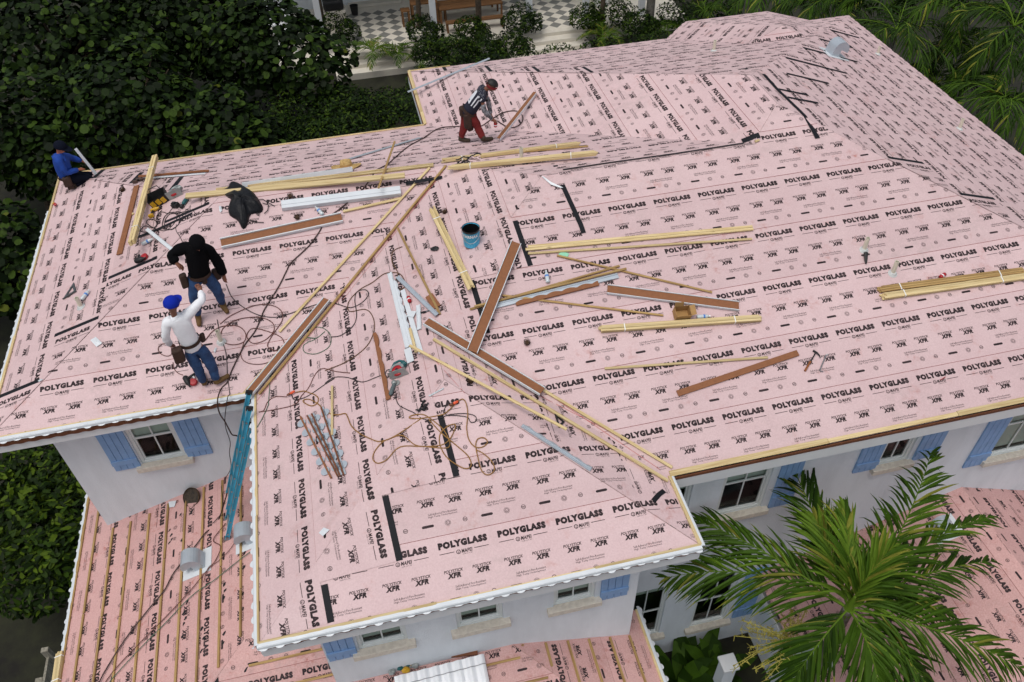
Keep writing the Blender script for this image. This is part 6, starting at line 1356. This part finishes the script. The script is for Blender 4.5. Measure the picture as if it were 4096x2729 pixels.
# ---- the big palm in front
def q9(x, y, z): return hit(px('9', x, y), (0,0,1), z)
ZC = -1.9; c = q9(1210, 1120, ZC); t = empty('palm_tree', (c.x, c.y, GZ), 'large bright green palm in the lower right foreground', 'palm tree'); t.matrix_world = Matrix.Translation((c.x, c.y, GZ)); rnd = random.Random(77)
FR = [PM[1], PM[1], PM[2], PM[3]]; FD = [PM[0], PM[1], PM[1], PM[3]]; FB = [PM[1], PM[2], PM[3], PM[3]]
for mx_, my, mz, tx, ty, tz, ll, mm, sp_ in ((1000,480,.75,800,130,.35,.62,FD,.55), (1570,700,.75,1710,180,.6,.7,FR,.75), (700,800,.45,110,930,-.3,.75,FR,.7), (660,700,.55,260,580,.15,.6,FR,.6), (1650,870,.4,2080,830,-.1,.6,FD,.6),
    (1750,1200,.2,2260,1480,-.5,.75,FR,.7), (1400,1400,.2,1400,1720,-.5,.75,FR,.7), (1010,1330,.1,860,1580,-.6,.65,FD,.7), (1720,620,.6,2080,560,.2,.55,FR,.5), (1230,820,.9,1180,500,1.0,.5,FB,.35),
    (1500,1010,.25,1830,1150,-.3,.6,FR,.6), (1120,800,.8,1000,560,.7,.6,FB,.45), (1320,900,.8,1480,740,.9,.5,FB,.35), (1560,1350,.0,1720,1640,-.7,.65,FD,.7)):
    child(palm_frond(c, q9(mx_, my, ZC+mz), q9(tx, ty, ZC+tz), 42, ll*1.3, .05, mm, rnd, .55, sp_*.95), 'frond', t)
mb = MB(); mb.tube([Vector((c.x, c.y, GZ+(c.z-GZ)*k/8)) for k in range(9)], [.13-.006*k for k in range(9)], BARKG, 12); child(mb, 'trunk', t)
mb = MB(); mb.tube([c-V((0,0,.6)), c-V((0,0,.1)), c+V((0,0,.35))], [.075,.085,.02], PM[2], 10); child(mb, 'crownshaft', t)
FLW = mat('palm_flower', srgb(158,150,66), .85, var=.25, scale=10)
mb = MB(); r0 = q9(1050, 1300, ZC-.3)
for i in range(40):
    a = q9(rnd.uniform(500,980), rnd.uniform(1090,1560), ZC-rnd.uniform(.3,.9)); k0 = r0.lerp(a, .35); k0 = r0.lerp(q9(790, 1330, ZC-.5), rnd.uniform(.3,1)); pts = smooth([k0, k0.lerp(a, .5)+V((rnd.uniform(-.06,.06), rnd.uniform(-.06,.06), .05)), a], 4); mb.tube(pts, .006, FLW, 4)
    for p in pts[2:]:
        for q in range(4): v = V((rnd.gauss(0,1), rnd.gauss(0,1), rnd.gauss(0,1))).normalized()*rnd.uniform(.03,.085); mb.tube([p, p+v], [.006,.004], FLW, 3)
mb.tube([r0, q9(790, 1330, ZC-.5)], [.02,.01], FLW, 6); child(mb, 'flower_stalk', t)
# broad-leaved plants in the dark courtyard
for i, (x, y, lb) in enumerate(((1600,1505,'broad-leaved plant in the courtyard near the porch eave'), (1560,1540,'broad-leaved plant at the bottom beside the porch eave'), (1660,1530,'broad-leaved plant in the middle of the courtyard'))):
    c = G(x, y, -6.6); t = empty('courtyard_plant', c, lb, 'plant', 'courtyard plants'); t.matrix_world = Matrix.Translation((c.x, c.y, GZ)); rnd = random.Random(400+i)
    for k in range(11):
        an = rnd.uniform(0, 6.28); hd = V((math.cos(an), math.sin(an), 0)); L_ = rnd.uniform(.5,.9); mb = MB(); sd = V((-hd.y, hd.x, 0)); b0 = V((c.x, c.y, GZ+.1)); P = [b0+hd*L_*s_+V((0,0,1.0*s_-.5*s_*s_)) for s_ in (0,.35,.7,1)]; W_ = (.03,.13,.12,.005)
        for j in range(3): mb.poly([P[j]-sd*W_[j], P[j]+sd*W_[j], P[j+1]+sd*W_[j+1], P[j+1]-sd*W_[j+1]], PM[rnd.choice((0,0,1))])
        child(mb, 'leaf', t)
# ------------------------------------------------------------------ the neighbouring porch
CREAM = mat('cream_tile', srgb(222,216,202), .6, var=.1, scale=5); GREYT = mat('grey_tile', srgb(130,130,124), .6, var=.15, scale=5); STONE = mat('porch_stone', srgb(218,212,198), .8, var=.1, scale=3); TEAK = wood('teak', srgb(128,90,52), srgb(92,60,32))
ZP = -6.6
mb = MB(); mb.abox(-1, 18, 29.3, 38, GZ-.2, ZP-.012, STONE); t = empty('neighbour_house', (8, 33, GZ), 'white neighbouring house with a deep porch at the top of the picture', 'house'); t.matrix_world = Matrix.Translation((8, 33, GZ)); fl_ = child(mb, 'porch_floor', t)
pr = {}
for mm_ in (CREAM, GREYT):
    q = MB(); a_ = .29; q.mesh([(-a_,0,0), (0,-a_,0), (a_,0,0), (0,a_,0), (-a_+.01,0,.008), (0,-a_+.01,.008), (a_-.01,0,.008), (0,a_-.01,.008)], [(4,5,6,7), (0,1,5,4), (1,2,6,5), (2,3,7,6), (3,0,4,7)], mm_); me_ = q.build('tmp'); pr[mm_.name] = me_.data; bpy.data.objects.remove(me_)
for x0, x1, y0, y1 in ((2.0,6.6,29.9,33.6), (9.6,13.6,29.4,34.6)):
    ny = int((y1-y0)/.3)
    for j in range(ny):
        for i in range(int((x1-x0)/.6)):
            o = bpy.data.objects.new('tile', pr[(GREYT if j % 2 else CREAM).name]); COL.objects.link(o); o.parent = fl_; o.matrix_parent_inverse = Matrix(); p = V((x0+.3+i*.6+(.3 if j % 2 else 0), y0+.3+j*.3, ZP-.01)); o.matrix_world = Matrix.Translation(p); o.matrix_parent_inverse = fl_.matrix_world.inverted() @ Matrix(); o.matrix_basis = Matrix.Translation(p)
for k in range(4):
    mb = MB(); mb.abox(9.6, 13.2, 29.3-.45*(k+1), 29.3-.45*k-.001, GZ-.2, ZP-.16*(k+1), STONE); bevel(child(mb, 'step', t), .01); mb = MB(); mb.abox(2.0, 6.2, 29.3-.45*(k+1), 29.3-.45*k-.001, GZ-.2, ZP-.16*(k+1), STONE); 
    if k < 2: bevel(child(mb, 'step', t), .01)
mb = MB(); mb.poly([(-1,34.8,GZ), (18,34.8,GZ), (18,34.8,-2.5), (-1,34.8,-2.5)], STUC); child(mb, 'wall', t)
mb = MB(); mb.abox(-1, 18, 31.2, 38, -2.9, -2.6, TRIM); child(mb, 'porch_ceiling', t)
for x, y in ((1.7,29.9), (6.5,29.9), (10.75,29.9), (13.35,29.9), (16.0,29.9)):
    mb = MB(); mb.abox(x-.13, x+.13, y-.13, y+.13, ZP, -2.9, TRIM); bevel(child(mb, 'column', t), .01)
dr = MB(); dr.abox(3.3, 5.4, 34.72, 34.8, ZP, ZP+2.3, TRIM); dr = child(dr, 'double_door', t)
for x in (3.4, 4.4): mb = MB(); mb.abox(x+.14, x+.78, 34.70, 34.72, ZP+.25, ZP+2.1, mat('door_glass', srgb(70,96,92), .1)); o = mb.build('pane', dr); o.matrix_parent_inverse = dr.matrix_world.inverted()
for x in (4.28, 4.5): mb = MB(); mb.lathe([(.04,0), (.04,.03)], BLK, 10, (x,34.72,ZP+1.0), (0,-1,0)); o = mb.build('handle', dr); o.matrix_parent_inverse = dr.matrix_world.inverted()
mb = MB(); mb.abox(3.1, 5.6, 34.3, 34.72, ZP, ZP+.12, STONE); child(mb, 'door_step', t)
def table(x0, x1, y0, y1, hgt, name, label, cat, slats=4):
    t = empty(name, ((x0+x1)/2, (y0+y1)/2, ZP), label, cat); t.matrix_world = Matrix.Translation(((x0+x1)/2, (y0+y1)/2, ZP))
    for i in range(slats):
        a = y0+(y1-y0)*i/slats; mb = MB(); mb.abox(x0, x1, a+.006, y0+(y1-y0)*(i+1)/slats-.006, ZP+hgt-.05, ZP+hgt, TEAK); child(mb, 'plank', t)
    for x in (x0+.06, x1-.06):
        for y in (y0+.06, y1-.06): mb = MB(); mb.abox(x-.04, x+.04, y-.04, y+.04, ZP, ZP+hgt-.05, TEAK); child(mb, 'leg', t)
    return t
tb = G(1090, 30, ZP+.75); table(tb.x-1.45, tb.x+1.45, 31.2, 32.2, .76, 'picnic_table', 'long teak dining table on the far porch', 'table'); table(tb.x-1.3, tb.x+1.3, 30.4, 30.75, .45, 'bench', 'teak bench in front of the long dining table', 'bench', 2); table(tb.x-1.3, tb.x+1.3, 32.6, 32.95, .45, 'bench', 'teak bench behind the long dining table', 'bench', 2)
table(6.0-.25, 6.9+.05, 31.4, 32.2, 1.05, 'bar_table', 'tall square teak bar table beside the white post', 'table', 3)
for x, lb in ((5.5,'left of'), (7.15,'right of')): table(x-.2, x+.2, 31.6, 32.0, .72, 'bar_stool', 'teak bar stool '+lb+' the tall bar table', 'stool', 2)
mb = MB(); p = G(834, 112, ZP); mb.lathe([(.14,0), (.19,.4), (.2,.42), (.18,.42), (.13,.1), (0,.1)], BLK, 16, (p.x, 33.6, ZP), cap=False); tag(mb.build('planter_pot'), 'black round pot beside the far double door', 'pot')
t = empty('grill', (2.35, 32.6, ZP), 'grey covered grill cabinet at the left end of the porch', 'grill'); t.matrix_world = Matrix.Translation((2.35,32.6,ZP)); mb = MB(); mb.abox(1.9,2.9,32.2,33,ZP,ZP+.8,STONE); bevel(child(mb, 'cabinet', t), .02); mb = MB(); mb.abox(1.95,2.85,32.25,32.95,ZP+.8,ZP+1.25,BLK); bevel(child(mb, 'hood', t), .12, 3)
mb = MB(); p = G(1345, 12, ZP); mb.lathe([(.3,0), (.42,.5), (.36,.75), (.4,.8)], TRIM, 18, (14.6, 31.5, ZP)); tag(mb.build('large_planter'), 'large white planter right of the far steps', 'pot')
# white outside stair with railing
t = empty('outside_stair', (0.3, 31.5, GZ), 'white steel outside stair with balusters at the left of the porch', 'stair'); t.matrix_world = Matrix.Translation((.3,31.5,GZ)); MW = TRIM
for k in range(12): mb = MB(); mb.abox(-.9, .5, 30.2+k*.26, 30.5+k*.26, GZ+.4+k*.19, GZ+.46+k*.19, MW); child(mb, 'tread', t)
for s_ in (-.95, .55):
    mb = MB(); mb.bar((s_,30.0,GZ+.3), (s_,33.4,GZ+2.8), .05, .22, (0,0,1), MW); child(mb, 'stringer', t); mb = MB(); mb.bar((s_,30.0,GZ+1.3), (s_,33.4,GZ+3.8), .05, .05, (0,0,1), MW); child(mb, 'handrail', t)
    for k in range(22): mb = MB(); y = 30.05+k*.155; z = GZ+.5+k*.155*.735; mb.abox(s_-.012, s_+.012, y-.012, y+.012, z, z+.92, MW); child(mb, 'baluster', t)
# weathered posts beside the porch roof, lower left
OLDW = mat('weathered_wood', srgb(150,146,132), .9, col2=srgb(108,104,92), scale=10, stretch=(3,3,.5))
t = empty('old_gate', (0,0,0), 'weathered grey wooden gate posts at the lower left corner', 'gate'); c = hit(px('7', 300, 1400), (0,0,1), -4.3); t.matrix_world = Matrix.Translation((c.x, c.y, GZ))
for dx, dy, hz in ((0,0,-4.1), (-.18,-.35,-4.45)): mb = MB(); mb.box((c.x+dx, c.y+dy, (hz+GZ)/2), (.06,0,0), (0,.045,0), (0,0,(hz-GZ)/2), OLDW); bevel(child(mb, 'post', t), .006)
mb = MB(); mb.box((c.x-.02, c.y-.2, -5.4), (.02,0,0), (0,.3,0), (0,0,1.1), OLDW); child(mb, 'board', t)
c = G(1780, 1510, -6.4); t = empty('garden_post', (c.x, c.y, GZ), 'white capped post standing in the courtyard', 'post'); t.matrix_world = Matrix.Translation((c.x, c.y, GZ)); mb = MB(); c = q9(480, 1450, -5.7); mb.abox(c.x-.12, c.x+.12, c.y-.12, c.y+.12, GZ, -5.75, STUC); child(mb, 'shaft', t); mb = MB(); mb.abox(c.x-.16, c.x+.16, c.y-.16, c.y+.16, -5.75, -5.68, TRIM); bevel(child(mb, 'cap', t), .01)
PATHM = mat('gravel_path', srgb(112,100,82), .95, col2=srgb(74,66,54), scale=14, bump=.6, bscale=40); mb = MB(); mb.poly([(-9,-6,GZ+.004), (-4.4,-6,GZ+.004), (-4.4,2.4,GZ+.004), (-9,2.4,GZ+.004)], PATHM); tag(mb.build('garden_path'), kind='structure')
